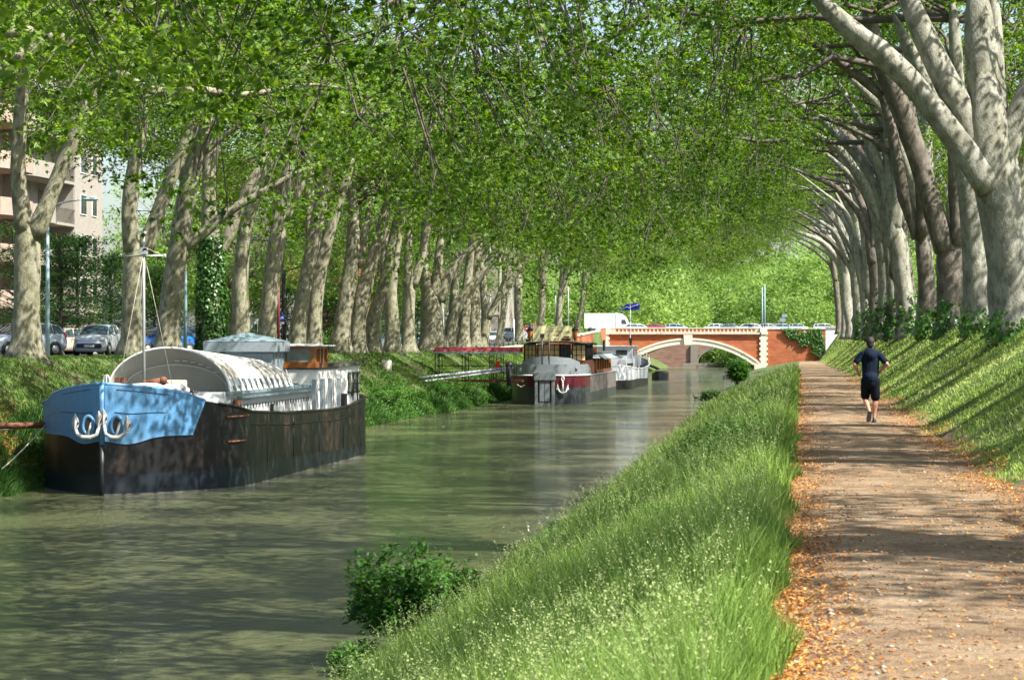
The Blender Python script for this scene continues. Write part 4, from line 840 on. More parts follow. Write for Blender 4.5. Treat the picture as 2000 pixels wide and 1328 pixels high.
# wheelhouse base and wooden wheelhouse
MB().box(-2.0, 2.12, 18.0, 21.7, 1.9, 3.50).build('cabin_front', M['white'], barge, bevel=.02)
MB().box(-2.05, 2.17, 17.95, 21.75, 3.50, 3.55).build('cabin_trim', M['iron'], barge)
wx0, wx1, wy0, wy1, wz0, wz1 = -.1, 1.98, 18.2, 20.4, 3.55, 4.36
mb = MB()
mb.box(wx0, wx1, wy0, wy1, wz0, wz0+.22)
mb.box(wx0, wx1, wy0, wy1, wz1-.10, wz1)
for x, y in ((wx0,wy0),(wx1-.16,wy0),(wx0,wy1-.12),(wx1-.12,wy1-.12),(wx1-.12,wy0+.72),(wx1-.12,wy0+1.25)): mb.box(x+.002, x+.158, y-.004, y+.12, wz0+.2, wz1-.08)
wh = mb.build('wheelhouse', M['wood'], barge)
mb = MB(); mb.box(wx0+.1, wx1-.15, wy0+.04, wy0+.06, wz0+.2, wz1-.1); mb.box(wx1-.09, wx1-.07, wy0+.1, wy1-.1, wz0+.2, wz1-.1); mb.box(wx0+.1, wx1-.1, wy1-.08, wy1-.06, wz0+.2, wz1-.1); mb.build('pane', M['glass_pale'], wh)
mb = MB(); mb.box(wx0+.95, wx0+.98, wy0+.02, wy0+.03, wz0+.2, wz1-.1); mb.box(wx1-.10, wx1+.005, wy0+.8, wy0+1.2, wz0-.02, wz1-.12); mb.build('door', M['iron'], wh)
mb = MB(); mb.box(wx0-.15, wx1+.30, wy0-.15, wy1+.25, wz1+.002, wz1+.05); mb.box(wx0+.2, wx1-.1, wy0+.2, wy1-.3, wz1+.05, wz1+.09); mb.build('wheelhouse_roof', M['offwhite'], wh)
# after cabin
cb = MB(); poly = [(-2.3,21.9),(2.0,21.9),(2.34,22.4),(2.30,25.2),(1.9,26.2),(-2.1,26.2),(-2.5,25.4)]
cb.prism(poly, 1.95, 3.58); cabin = cb.build('cabin', M['white'], barge, fixn=True)
mb = MB(); mb.prism([(x*1.05, (y-24.2)*1.06+24.2) for x, y in poly], 3.582, 3.70); mb.build('cabin_roof', M['roof_dark'], cabin, fixn=True)
for y in (22.7, 23.7, 24.6):
    mb = MB(); mb.box(2.30, 2.375, y-.02, y+.50, 2.48, 3.32); w_ = mb.build('window', M['iron'], cabin); MB().box(2.377, 2.385, y+.03, y+.45, 2.56, 3.25).build('pane', M['glass_pale'], w_); MB().box(2.387, 2.40, y+.02, y+.46, 2.86, 2.9).build('glazing_bar', M['iron'], w_)
# side posts, locker, chair, navy cloth, rail
for px in (615, 630.5, 646, 663):
    t = at_x(px, X1+2.38); y = (P(px, 700, t)).y-Y1; MB().box(2.28, 2.42, y-.07, y+.07, 1.9, 3.16-.01*(px-615)/16).build('side_post', M['zinc'], barge)
MB().box(.9, 2.15, 17.2, 17.95, 2.0, 2.62).build('locker', M['offwhite'], barge, bevel=.03)
mb = MB(); mb.prism([(-.45,0),(.5,0),(.22,.38),(-.2,.38)], 0, .3, M=Matrix.Translation((1.35,17.1,2.62)) @ Matrix.Rotation(R(90), 4, 'X')); mb.build('folded_cloth', M['navycloth'], barge, fixn=True)
MB().box(1.95, 2.35, 22.0, 22.5, 2.0, 2.5).build('crate', M['iron'], barge)
mb = MB()
rail = [(2.45,23.2,3.0),(2.40,24.4,3.0),(2.1,25.8,3.05),(1.2,27.0,3.35),(-.45,27.4,3.4),(-2.1,27.0,3.35),(-2.9,25.8,3.05)]
mb.tube(rail, .025, 6); mb.tube([(x, y, z-.3) for x, y, z in rail], .018, 5)
for x, y, z in rail: mb.tube([(x, y, 2.2), (x, y, z)], .022, 6)
for k in range(5): mb.tube([(2.3, 23.3+.12*k, 2.2), (2.38, 23.5+.12*k, 2.85)], .018, 4)
mb.build('stern_rail', M['iron'], barge)
# mooring ropes and the rusty spar to the bank
b0 = Vector((X1-3.05, Y1+2.4, WZ+2.1))
def rope(name, label, pts, r, mat, cat): mb = MB(); mb.tube(pts, r, 6); return tagp(mb.build(name, mat), label, cat)
q = P(-40, 950, 68); rope('mooring_rope', 'pale rope running steeply down from the blue barge bow to the near bank', curve(b0, q, 8, -.03, 0), .022, M['rope'], 'rope')
q = P(-60, 832, 72); rope('mooring_rope', 'slack upper rope from the blue barge bow along the rusty spar', curve(b0, q, 10, -.07, 0), .018, M['rope'], 'rope')
q = P(-60, 834, 70.5); rope('mooring_spar', 'thick rusty steel spar holding the barge bow off the bank', [b0-Vector((-.1,.0,.12)), q], .11, M['rust'], 'spar')
# ---------------------------------------------------------------- restaurant barge
M['grey'] = weathered('grey_hull_paint', (.17,.195,.21), (.10,.10,.10), .3, .35, 1.2)
M['burg'] = weathered('burgundy_paint', (.075,.008,.014), (.05,.01,.013), .3, .35, 1)
M['darkgrey'] = weathered('dark_grey_hull', (.035,.04,.045), (.07,.07,.075), .4, .35, .8)
M['planks'] = weathered('stained_plates', (.10,.095,.09), (.22,.13,.09), .9, .6, 3)
M['litglass'] = simple('sunlit_room_glass', (.62,.42,.22), .3)
X2, Y2 = -18.1, 163.0
b2 = thing('barge', 'burgundy and grey restaurant barge with yellow banner and white anchor', 'barge', (X2, Y2, WZ))
top2 = lambda q: interp(q, [0,3.5,5,6,31], [2.86,2.86,2.5,2.1,1.95])
H2 = Hull(2.75, 31.5, 3.4, 3.0, top2, (2.3,.55), (2.3,.5), .7, .03)
H2.band('hull', lambda q: -.8, lambda q: 2.0, M['darkgrey'], b2, nz=6)
H2.band('burgundy_band', lambda q: 1.25, lambda q: 2.05, M['burg'], b2, .012, 0, 5.2, 2)
H2.band('side_plating', lambda q: .75, lambda q: 1.98, M['planks'], b2, .014, 5.2, 30, 2)
H2.band('bulwark', lambda q: 2.05, lambda q: top2(q), M['grey'], b2, .03, 0, 6.0, 2)
mb = MB(); H2.line(mb, lambda q: 2.08, .05, 0, 5, 1, .03); H2.line(mb, lambda q: 2.08, .05, 0, 5, -1, .03); mb.build('white_line', M['white'], b2)
mb = MB()
for sd in (1,-1): H2.line(mb, lambda q: 2.02, .06, 5, 30, sd, .0)
mb.build('side_rail', M['grey'], b2)
H2.deck('deck', .55, M['deck'], b2)
rd = MB().box(-.78, .78, -.32, 0.1, 1.72, 2.32).build('rudder_head', M['grey'], b2, bevel=.04)
mb = MB()
for x in (-.7, .5): mb.box(x, x+.2, -.26, .0, -.3, 1.72)
mb.box(-.7, .7, -.2, 0, -.1, .15); mb.build('rudder_post', M['grey'], b2)
MB().box(-.36, .36, -.22, .0, .22, 1.70).build('rudder_blade', M['grey'], b2); MB().box(-.012, .012, -.232, -.222, .22, 1.7).build('rudder_seam', M['iron'], b2)
def anchor_flat(parent, cx, y, zt, h, mat):
    mb = MB(); mb.tube([(cx+.09*math.cos(a), y, zt-.16+.15*math.sin(a)) for a in np.linspace(0, 6.2832, 17)], .035, 6, cap=False)
    mb.tube([(cx, y, zt-.28), (cx, y, zt-h)], .05, 6); mb.tube([(cx-.34, y, zt-h+.3), (cx-.22, y, zt-h+.07), (cx, y, zt-h-.02), (cx+.22, y, zt-h+.07), (cx+.34, y, zt-h+.3)], [.03,.055,.07,.055,.03], 6)
    for e in (-1, 1): mb.prism([(cx+e*.34-.11, zt-h+.22),(cx+e*.34+.11, zt-h+.22),(cx+e*.34+.03*e, zt-h+.62)], 0, .06, M=Matrix(((1,0,0,0),(0,0,1,y-.03),(0,1,0,0),(0,0,0,1))))
    return mb.build('anchor', mat, parent, fixn=True)
M['purewhite'] = simple('bright_white_paint', (.78,.78,.76), .5)
q = next(s_ for s_ in np.arange(.0, 3, .02) if H2.b(s_, 1.5) > 1.3); anchor_flat(b2, 1.28, q-.22, 2.0, 1.15, M['purewhite'])
mb = MB(); yq = next(s_ for s_ in np.arange(.0, 3, .02) if H2.b(s_, 1.5) > 1.9)-.25; mb.tube([(-2.05, yq+.05, 1.42), (-1.75, yq-.1, 1.25), (-1.42, yq-.15, 1.42)], .035, 6); mb.build('bracket', M['purewhite'], b2)
for x_ in (-1.75, 2.1):
    yq = next(s_ for s_ in np.arange(.0, 3.3, .02) if H2.b(s_, 2.5) > abs(x_))-.05; MB().ball((x_, yq, 2.48), .13, sc=(1,.5,1.3)).build('fairlead', M['burg'] if x_ > 0 else M['offwhite'], b2)
# aft seat screen + salon with small-paned windows, brown deckhouse, windowed cabin
mb = MB(); mb.loft([[(-2.1+.0, 3.2, 2.3), (-1.6, 2.0, 2.3), (0, 1.5, 2.3), (1.6, 2.0, 2.3), (2.2, 3.2, 2.3)], [(-2.1, 3.2, 2.9), (-1.6, 2.1, 3.25), (0, 1.6, 3.45), (1.6, 2.1, 3.3), (2.2, 3.2, 3.0)]], 0, True); mb.build('cockpit_screen', M['grey'], b2)
mb = MB(); mb.box(-1.2, -.5, 2.4, 3.0, 2.3, 3.1); mb.box(.5, 1.5, 2.4, 3.0, 2.3, 3.2); mb.build('seat', M['brownwood'], b2)
mb = MB(); mb.tube([(-.35,1.3,2.4),(-.35,1.3,4.9)], .05, 8); mb.tube([(.12,1.6,2.4),(.12,1.6,4.6)], .035, 8); mb.box(-.5,-.2,1.2,1.4,4.75,5.05); mb.build('flag_staff', M['iron'], b2)
sal = MB(); sal.box(-2.35, 2.35, 6.0, 12.0, 1.9, 3.08); salon = sal.build('salon', M['brownwood'], b2)
roofm = MB(); roofm.loft([[(x, y, 4.34+.16*(1-(x/2.65)**2)+dz) for x in np.linspace(-2.65, 2.65, 9)] for y, dz in ((5.3,-.02),(8,.06),(12.3,.0))]+[[(x, y, 4.24+.16*(1-(x/2.65)**2)+dz) for x in np.linspace(-2.65, 2.65, 9)] for y, dz in ((12.3,.0),(8,.06),(5.3,-.02))], 0, False); roofm.build('salon_roof', M['roof_dark'], b2, fixn=True)
secs = [((-2.3,9.0),(-2.3,6.8)),((-2.3,6.8),(-1.35,6.02)),((-1.2,5.98),(.45,5.98)),((.45,5.98),(1.2,6.0)),((1.35,6.02),(2.3,6.8)),((2.3,6.8),(2.3,9.0)),((2.3,9.0),(2.3,11.9))]
for si, (a_, b__) in enumerate(secs):
    a_ = Vector((*a_, 3.08)); b__ = Vector((*b__, 3.08)); mb = MB(); ups = Vector((0,0,1.2)); k_ = max(3, int((b__-a_).length/.36))
    for i in range(k_+1): p = a_.lerp(b__, i/k_); mb.tube([p, p+ups], .055 if i in (0, k_) else .022, 5)
    for j in range(4): mb.tube([a_+ups*(j/3), b__+ups*(j/3)], .04 if j in (0, 3) else .02, 5)
    w_ = mb.build('window', M['iron'], b2); d_ = (b__-a_).normalized(); n_ = Vector((-d_.y, d_.x, 0))*.03
    MB().add([a_+n_, b__+n_, b__+ups+n_, a_+ups+n_], [(0,1,2,3)]).build('pane', M['glass'] if si in (0,3) else M['litglass'], w_)
MB().box(-2.3, 2.3, 12, 13.9, 1.9, 3.0).build('deckhouse', M['brownwood'], b2)
lc = MB().box(-2.3, 2.45, 14.2, 27.5, 1.9, 2.3).build('long_cabin', M['brownwood'], b2)
MB().box(-2.4, 2.5, 13.9, 27.8, 3.55, 3.68).build('cabin_roof', M['roof_dark'], lc); MB().box(-2.2, 2.3, 14.25, 27.4, 2.3, 3.55).build('cabin_glass', M['glass'], lc)
mb = MB()
for y in np.arange(14.2, 27.6, 2.2): MB().box(2.3, 2.45, y, y+.3, 2.3, 3.55).build('cabin_post', M['wood'], lc)
for x in (-2.2,-1.0,.3,1.6): MB().box(x, x+.2, 14.1, 14.24, 2.3, 3.55).build('cabin_post', M['wood'], lc)
pass
mb = MB(); mb.box(-2.4, 2.46, 14.05, 14.15, 3.55, 4.0); mb.build('sign_board', M['wood'], lc)
mb = MB(); rr0 = [(2.5, y, 3.5) for y in np.arange(14, 27.6, .6)]; mb.loft([rr0, [(3.05, y+.0, 3.12+.05*math.sin(y*5)) for _, y, _ in rr0]], 0, True); mb.add([(-2.4,14.0,3.5),(2.5,14.0,3.5),(2.8,13.5,3.2),(-2.4,13.5,3.2)], [(0,1,2,3)]); mb.build('awning', M['zinc'], lc)
# lanterns and banner on the salon roof
def lantern(x, y, z, parent, s=1.0):
    mb = MB(); mb.tube([(x,y,z-.2),(x,y,z+.25*s)], .04, 6); mb.tube([(x,y,z+1.1*s),(x,y,z+1.2*s),(x,y,z+1.65*s)], [.16*s,.05,.025], 6); mb.tube([(x,y,z+.98*s),(x,y,z+1.1*s)], [.30*s,.16*s], 6); l_ = mb.build('lantern', M['iron'], parent)
    MB().tube([(x,y,z+.25*s),(x,y,z+.98*s)], [.11*s,.24*s], 6).build('lantern_glass', M['wood'], l_)
for px, py in ((1035, 683), (1123, 680)):
    p = P(px, py, 169.5)-Vector((X2, Y2, WZ)); lantern(p.x, p.y, 4.35, b2, 1.0)
M['banner'] = simple('pale_yellow_banner', (.80,.76,.42), .8, var=.07); M['ink'] = simple('dark_red_ink', (.10,.02,.015), .7)
p0 = P(1079, 672, 171)-Vector((X2, Y2, WZ)); cx, cy = p0.x, p0.y
mb = MB(); W_ = 1.48; mb.loft([[(cx+W_*u, cy+.04*math.sin(u*5+k), 4.42+1.22*k) for u in np.linspace(-1, 1, 13)] for k in (0, .5, 1)], 0, True); bn = mb.build('banner', M['banner'], b2)
mb = MB(); mb.tube([(cx-W_,cy+.05,4.3),(cx-W_,cy+.05,5.75)], .03, 6); mb.tube([(cx+W_,cy+.05,4.3),(cx+W_,cy+.05,5.75)], .03, 6); mb.build('banner_pole', M['iron'], bn)
for s_, zz, xx in (('PLAT - DESSERT - CAFE', 5.20, .52), ('PLAT - CAFE', 4.92, .08), ('SOUP - CAFE', 4.62, .08)):
    me = text_mesh(s_, .24, .003, .62); me.materials.append(M['ink']); obj('lettering', me, bn, (cx+xx, cy-.06, zz), (R(90), 0, 0))
mb = MB(); mb.prism([(.72,4.56),(1.32,4.56),(1.4,4.72),(.66,4.72)], cy-.07, cy-.06, M=Matrix(((1,0,0,cx),(0,0,1,0),(0,1,0,0),(0,0,0,1)))); mb.prism([(.8,4.78),(1.28,4.78),(1.25,4.88),(.86,4.88)], cy-.07, cy-.06, M=Matrix(((1,0,0,cx),(0,0,1,0),(0,1,0,0),(0,0,0,1)))); mb.build('boat_drawing', M['ink'], bn)
# ---------------------------------------------------------------- grey boat by the bridge
M['palegrey'] = weathered('pale_grey_hull', (.46,.48,.50), (.26,.25,.25), .5, .5, 1.5)
X3, Y3 = -18.6, 212.0
b3 = thing('motor_barge', 'pale grey motor barge moored nearest the brick bridge', 'boat', (X3, Y3, WZ))
top3 = lambda q: interp(q, [0,4,8,20,30,36,40], [2.3,2.1,1.9,1.75,1.95,2.5,2.9])
H3 = Hull(2.75, 40, 4.5, 9.0, top3, (2.2,.6), (2.0,.75), .15, .04)
H3.band('hull', lambda q: -.6, lambda q: top3(q), M['palegrey'], b3, nz=6); H3.band('boot_stripe', lambda q: -.3, lambda q: .85-.2*float(sstep(10, 30, q)), M['hull_black'], b3, .014, nz=1); H3.deck('deck', .2, M['deck'], b3)
mb = MB()
for sd in (1,-1): H3.line(mb, lambda q: top3(q), .05, 0, 40, sd, 0)
mb.build('gunwale', M['white'], b3)
MB().box(-2.1, 2.05, 7, 22, 1.6, 2.75).build('deckhouse', M['palegrey'], b3, bevel=.05)
c3 = MB().box(-2.0, 1.9, 17, 24, 2.7, 3.95).build('cabin', M['palegrey'], b3, bevel=.05); MB().box(-2.15, 2.05, 16.8, 24.2, 3.95, 4.03).build('cabin_roof', M['white'], c3)
for y in (18.2, 20.4, 22.4): w_ = MB().box(1.905, 1.93, y, y+.9, 3.1, 3.7).build('window', M['iron'], c3); MB().box(1.932, 1.94, y+.06, y+.84, 3.16, 3.64).build('pane', M['glass'], w_)
MB().box(.3, 1.4, 16.98, 16.995, 3.1, 3.6).build('window', M['glass'], c3)
MB().box(-1.0, 1.9, 26, 30, 1.7, 3.1).build('after_cabin', M['palegrey'], b3, bevel=.05)
mb = MB(); mb.ball((-.6, 5.5, 2.5), 1.0, 14, 8, sc=(1.1,1.4,.65)); mb.build('round_hatch', M['zinc'], b3)
mb = MB(); mb.tube([(-.4,11,2.75),(-.4,11,4.6)], .13, 8); mb.tube([(1.6,19,4.0),(1.6,19,4.55)], .1, 8); mb.box(1.45,1.75,18.9,19.1,4.3,4.8); mb.tube([(-2,9,2.75),(-2,14,3.3),(0,14,3.3),(1.5,9,2.9)], .04, 6); mb.build('deck_gear', M['iron'], b3)
mb = MB(); st = [(H3.b(q)*.96, q, top3(q)+.65) for q in (30,32,34,36,38,39.6)]; mb.tube(st+[(0,40,top3(40)+.65)]+[(-x, y, z) for x, y, z in reversed(st)], .035, 6); mb.tube([(x, y, z-.32) for x, y, z in st], .025, 5)
for x, y, z in st: mb.tube([(x, y, z-.66), (x, y, z)], .03, 6)
mb.build('guard_rail', M['white'], b3)
mb = MB()
for k in range(7): mb.box(2.07, 2.12, 8+1.1*k, 8.6+1.1*k, 2.0, 2.35)
mb.build('vent_louvre', M['iron'], b3)
mb = MB()
for k in range(14): y = 20+k*1.0; mb.box(H3.b(y, 2)-.3, H3.b(y, 2)-.22, y, y+.7, top3(y), top3(y)+.28)
mb.build('flower_box', M['navycloth'], b3)
fp = P(1231, 690, 236)-Vector((X3, Y3, WZ))
mb = MB(); mb.tube([(fp.x,fp.y,1.8),(fp.x,fp.y,8.5)], .06, 8); mb.tube([(fp.x-.5,fp.y,6.1),(fp.x+1.3,fp.y,6.1)], .025, 5); pole3 = mb.build('flag_pole', M['pipe'], b3)
M['flagblue'] = simple('royal_blue_cloth', (.010,.025,.30), .8)
mb = MB(); a0 = fp; pts0 = [(-1.12, 7.55), (-.75, 7.62), (-.35, 7.62), (.1, 7.60), (.5, 7.66), (.98, 7.70)]; tops = [(-1.12, 7.68), (-.78, 7.98), (-.35, 8.28), (.1, 8.30), (.5, 8.36), (.98, 8.40)]
mb.loft([[(a0.x+x, a0.y-.05+.06*math.sin(x*4), z) for x, z in pts0], [(a0.x+x, a0.y-.05+.06*math.sin(x*4), z) for x, z in tops]], 0, True); fl = mb.build('flag', M['flagblue'], b3)
mb = MB(); mb.tube([(a0.x+x, a0.y-.13, z) for x, z in ((-1.0,7.66),(-.6,7.88),(-.25,7.98),(-.05,7.86),(.1,7.98),(.35,8.10),(.65,8.16),(.92,8.3))], .028, 5); mb.build('flag_line', M['purewhite'], fl)
# small dark boat behind it
b4 = thing('dinghy', 'small dark rowing boat beyond the grey motor barge', 'boat', (-16.1, 262, WZ)); H4 = Hull(.9, 6, 1.8, 1.5, lambda q: .62+.45*(abs(q-3)/3)**2, (2,.7), (2,.7), .05); H4.band('hull', lambda q: -.3, lambda q: H4.topf(q), M['iron'], b4, nz=4)
H4.deck('cover', .05, M['leaf_bush'], b4)
# ---------------------------------------------------------------- covered gangway and boom
gw = thing('covered_gangway', 'dark red covered gangway from the bank to the restaurant barge', 'gangway', (-25.2, 158.5, -1.0))
gl = 5.75; M['redsteel'] = simple('dark_red_steel', (.12,.018,.02), .5); M['awnred'] = simple('dark_red_awning', (.20,.02,.028), .7)
MB().box(.2, gl+.3, -.55, .75, -.16, 0).build('walkway', M['redsteel'], gw)
mb = MB()
for y in (-.5, .7):
    for x in (0,.28,1.9,2.15,3.8,4.1,4.6,5.5): mb.tube([(x,y,-.05 if x > .3 else .1),(x,y,1.95)], .028, 5)
    for z in (.5, .95): mb.tube([(0,y,z),(gl,y,z)], .022, 5)
    for k in range(12): mb.tube([(3.9+.15*k,y,0),(3.9+.15*k,y,.95)], .01, 4)
    mb.tube([(0,y,1.95),(gl,y,1.95)], .03, 5)
mb.tube([(1.9,-.5,-.16),(2.6,-.3,-1.0),(3.2,-.5,-.16)], .03, 5); mb.build('frame', M['iron'], gw)
mb = MB(); mb.loft([[(x, y, z) for y, z in ((-.75,1.93),(-.62,2.10),(-.3,2.22),(.1,2.26),(.5,2.22),(.82,2.10),(.95,1.93))] for x in np.linspace(-.08, gl+.2, 6)], 0, True); aw = mb.build('roof_awning', M['awnred'], gw)
mb = MB(); mb.loft([[(x, -.76, 1.95), (x, -.76, 1.80+.03*math.sin(x*20))] for x in np.linspace(-.08, gl+.2, 60)], 0, False); mb.build('valance', M['zinc'], aw)
MB().box(4.22, 4.52, -.58, -.52, .85, 1.3).build('letter_box', simple('red_box', (.45,.02,.02), .4), gw)
mb = MB(); mb.ball((5.2,-.8,1.0), .28, sc=(1,.8,1)); mb.tube([(5.2,-.8,-.4),(5.2,-.8,.9)], [.16,.22], 8); mb.build('post_lamp', M['iron'], gw)
a_ = P(800, 740, 152); b__ = P(1000, 718, 161); mb = MB(); mb.tube([a_, b__], .10, 8); mb.tube([a_+Vector((.3,-.5,-.25)), b__+Vector((0,-.5,-.15))], .06, 8)
tagp(mb.build('mooring_boom', M['pipe']), 'long grey steel boom from the grassy bank to the restaurant barge stern', 'boom')
# ================================================================= BRIDGE
def brickmat(name, a, b, mortar, scale=1.0, stain=(.5,.42,.3)):
    m, nt, N, L, B = newmat(name); tc = N.new('ShaderNodeTexCoord'); sp = N.new('ShaderNodeSeparateXYZ'); L.new(tc.outputs['Object'], sp.inputs[0])
    ad = N.new('ShaderNodeMath'); ad.operation = 'ADD'; L.new(sp.outputs[0], ad.inputs[0]); L.new(sp.outputs[1], ad.inputs[1])
    cb = N.new('ShaderNodeCombineXYZ'); L.new(ad.outputs[0], cb.inputs[0]); L.new(sp.outputs[2], cb.inputs[1])
    br = N.new('ShaderNodeTexBrick'); L.new(cb.outputs[0], br.inputs['Vector']); br.inputs['Scale'].default_value = scale
    br.inputs['Brick Width'].default_value = .42; br.inputs['Row Height'].default_value = .10; br.inputs['Mortar Size'].default_value = .012
    br.inputs['Color1'].default_value = (*a, 1); br.inputs['Color2'].default_value = (*b, 1); br.inputs['Mortar'].default_value = (*mortar, 1)
    n1 = noise(nt, .35, 5, .6, stretch=(1,1,2.0)); r = ramp(nt, n1.outputs[0], [(.5, (0,0,0)), (.72, (.6,)*3)])
    n2 = noise(nt, 1.2, 5, .7, stretch=(.5,.5,3)); r2 = ramp(nt, n2.outputs[0], [(.3, (.62,)*3), (.6, (1.1,)*3)])
    c = mixc(nt, r.outputs[0], br.outputs[0], stain); L.new(mixc(nt, 1, c, r2.outputs[0], 'MULTIPLY'), B.inputs['Base Color']); B.inputs['Roughness'].default_value = .9; return m
M['brick'] = brickmat('orange_brick', (.46,.095,.024), (.34,.065,.02), (.34,.19,.11), stain=(.42,.19,.07))
M['brick_old'] = brickmat('old_pink_brick', (.24,.12,.09), (.20,.10,.075), (.25,.19,.15), stain=(.22,.18,.14))
M['stone'] = weathered('pale_stone', (.50,.47,.38), (.22,.19,.14), .5, .85, 1.2)
M['whitestone'] = weathered('whitewashed_stone', (.66,.62,.52), (.40,.27,.15), .5, .85, 1.2)
M['oldstone'] = weathered('dark_old_stone', (.20,.18,.15), (.12,.10,.08), .5, .9, 1.2)
M['baluster'] = simple('orange_brick_baluster', (.48,.15,.045), .85)
BY = 357.0
bridge = thing('bridge', 'orange brick arch bridge with pale stone arch ring across the canal', 'bridge', (-17.3, BY, 0))
def bx_(px): return P(px, 660, at_y(px, BY)).x+17.3
xl, xr = bx_(1190), bx_(1487); ax0, ax1 = bx_(1216), bx_(1477); cx = (ax0+ax1)/2; ha = (ax1-ax0)/2; zs, zc = -2.45, 1.10; rise = zc-zs
Rr = (ha*ha+rise*rise)/(2*rise)
def arcp(r_off, n=40, half=None):
    r = Rr+r_off; cz = zc-Rr; am = math.asin(min(1, ha/Rr)); return [(cx+r*math.sin(a), cz+r*math.cos(a)) for a in np.linspace(-am, am, n)]
zd = 2.62
inner = arcp(0); ring = arcp(.95)
# spandrel walls (front and back), vault, ring, parapets
for yy0, yy1, nm in ((0, .5, 'spandrel_wall'), (8.5, 9.0, 'spandrel_wall')):
    mb = MB(); V = []; n_ = len(inner)
    for y in (yy0, yy1):
        V += [(x, y, z) for x, z in inner]+[(x, y, zd) for x, z in inner]
    F = []
    for i in range(n_-1):
        F += [(i, i+1, n_+i+1, n_+i), (2*n_+i+1, 2*n_+i, 3*n_+i, 3*n_+i+1), (n_+i, n_+i+1, 3*n_+i+1, 3*n_+i)]
    mb.add(V, F); mb.box(xl-.2, inner[0][0], yy0, yy1, -4, zd); mb.box(inner[-1][0], xr+.2, yy0, yy1, -4, zd); mb.build(nm, M['brick'], bridge, fixn=True)
mb = MB(); mb.loft([[(x, .1, z-.005) for x, z in inner], [(x, 8.9, z-.005) for x, z in inner]], 0, True); mb.box(ax0-.6, ax0+.02, .1, 8.9, -4, zs+.4); mb.box(ax1-.02, ax1+.6, .1, 8.9, -4, zs+.4); mb.build('vault', M['brick_old'], bridge)
mb = MB(); mb.loft([[(x, 0.2, z) for x, z in inner], [(x, -.12, z) for x, z in inner], [(x, -.12, z) for x, z in arcp(.68)], [(x, -.22, z) for x, z in arcp(.68)], [(x, -.22, z) for x, z in ring], [(x, 0.2, z) for x, z in ring]], 0, False)
mb.box(ax1-.3, ax1+.9, -.3, .2, -4, zs+.5); mb.box(ax0-.9, ax0+.3, -.3, .2, -4, zs+.5); mb.build('arch_ring', M['whitestone'], bridge, fixn=True)
kx = bx_(1344); MB().prism([(kx-.55, 1.0),(kx+.55, 1.0),(kx+.7, 2.55),(kx-.7, 2.55)], -.42, 0, M=Matrix(((1,0,0,0),(0,0,1,0),(0,1,0,0),(0,0,0,1)))).build('keystone', M['whitestone'], bridge, fixn=True)
MB().box(xl, xr, -.35, .6, zd, zd+.26).build('cornice', M['stone'], bridge); MB().box(xl-.2, xr+.2, .6, 8.4, 1.6+.6, zd+.2).build('bridge_deck', M['asphalt'], bridge)
mb = MB(); mb.box(xl, xr, -.05, .3, zd+.26, zd+.36); mb.box(xl, xr, -.08, .35, zd+.86, zd+1.05); mb.box(xl, xl+.9, -.06, .32, zd+.36, zd+.86); mb.box(xr-.9, xr, -.06, .32, zd+.36, zd+.86); nb = 36; w_ = (xr-xl-1.8)/nb
for k in range(nb+1): mb.box(xl+.9+w_*k-.11, xl+.9+w_*k+.11, -.04, .02, zd+.36, zd+.86)
mb.build('balustrade', M['stone'], bridge); MB().box(xl+.9, xr-.9, .021, .25, zd+.36, zd+.86).build('brick_infill', M['baluster'], bridge)
MB().box(xl, xr, 8.6, 8.95, zd, zd+1.0).build('far_parapet', M['brick_old'], bridge)
for x in (xl-.55, xr+.35): # stone quoins and pilasters
    mb = MB(); z = -3.4; k = 0
    while z < zd: mb.box(x-.45-.18*(k % 2), x+.45+.18*(k % 2), -.24, .3, z, z+.395); z += .4; k += 1
    mb.box(x-.55, x+.55, -.35, .5, zd, zd+1.05); mb.build('stone_pilaster', M['whitestone'], bridge)
# right abutment wall with ivy, white pillar
aw_ = thing('abutment_wall', 'sunlit orange brick wall right of the arch where the path ends', 'wall', (0, 0, 0)); xa, xb = xr-17.3+.9, P(1615, 660, 350).x
MB().box(xa, xb, BY, BY+.8, -4, zd+.75).build('brick_face', M['brick'], aw_); MB().box(xa, xb+.3, BY-.1, BY+.9, zd+.75, zd+1.0).build('coping', M['stone'], aw_)
g = np.random.default_rng(3); n = 9000; u = g.uniform(0, 1, n); v = g.uniform(0, 1, n); xx = xa+(xb-xa)*u; zz = (zd+.9)-(zd+3.2)*v
keep = (v < (u-.22)*1.15+.10*wob(xx*1.7, zz*1.7, 1, 2)) & (v > (u-.9)*6) & (wob(xx, zz, .9, 8) > -.5); xx, zz = xx[keep], zz[keep]; rng = g
C = np.stack([xx, BY-.06-g.uniform(0,.25,len(xx)), zz], -1); nr = g.normal(0,.4,(len(xx),3))+[0,-1,.6]; V, F, r = leaves(C, nr, .30*g.uniform(.6,1.3,len(xx)), OVAL*np.array([1.5,1,1]), OVAL_F, g.uniform(.1,.8,len(xx)), math.pi+g.normal(0,.6,len(xx)))
tagp(obj('ivy', npmesh('ivy', V, F, M['ivy'], {'rnd': r})), 'ivy hanging from the top of the orange brick abutment wall', 'ivy')
p = P(1626, 660, 338); pl = thing('concrete_pillar', 'bright white painted concrete pillar beside the path end', 'pillar', (p.x, p.y, -1.2))
MB().box(-1.0, 1.0, -.8, 1.6, -1.0, 4.72).build('shaft', M['purewhite'], pl); MB().box(-1.15, 1.1, -.95, 1.8, 4.72, 4.95).build('cap', M['stone'], pl)
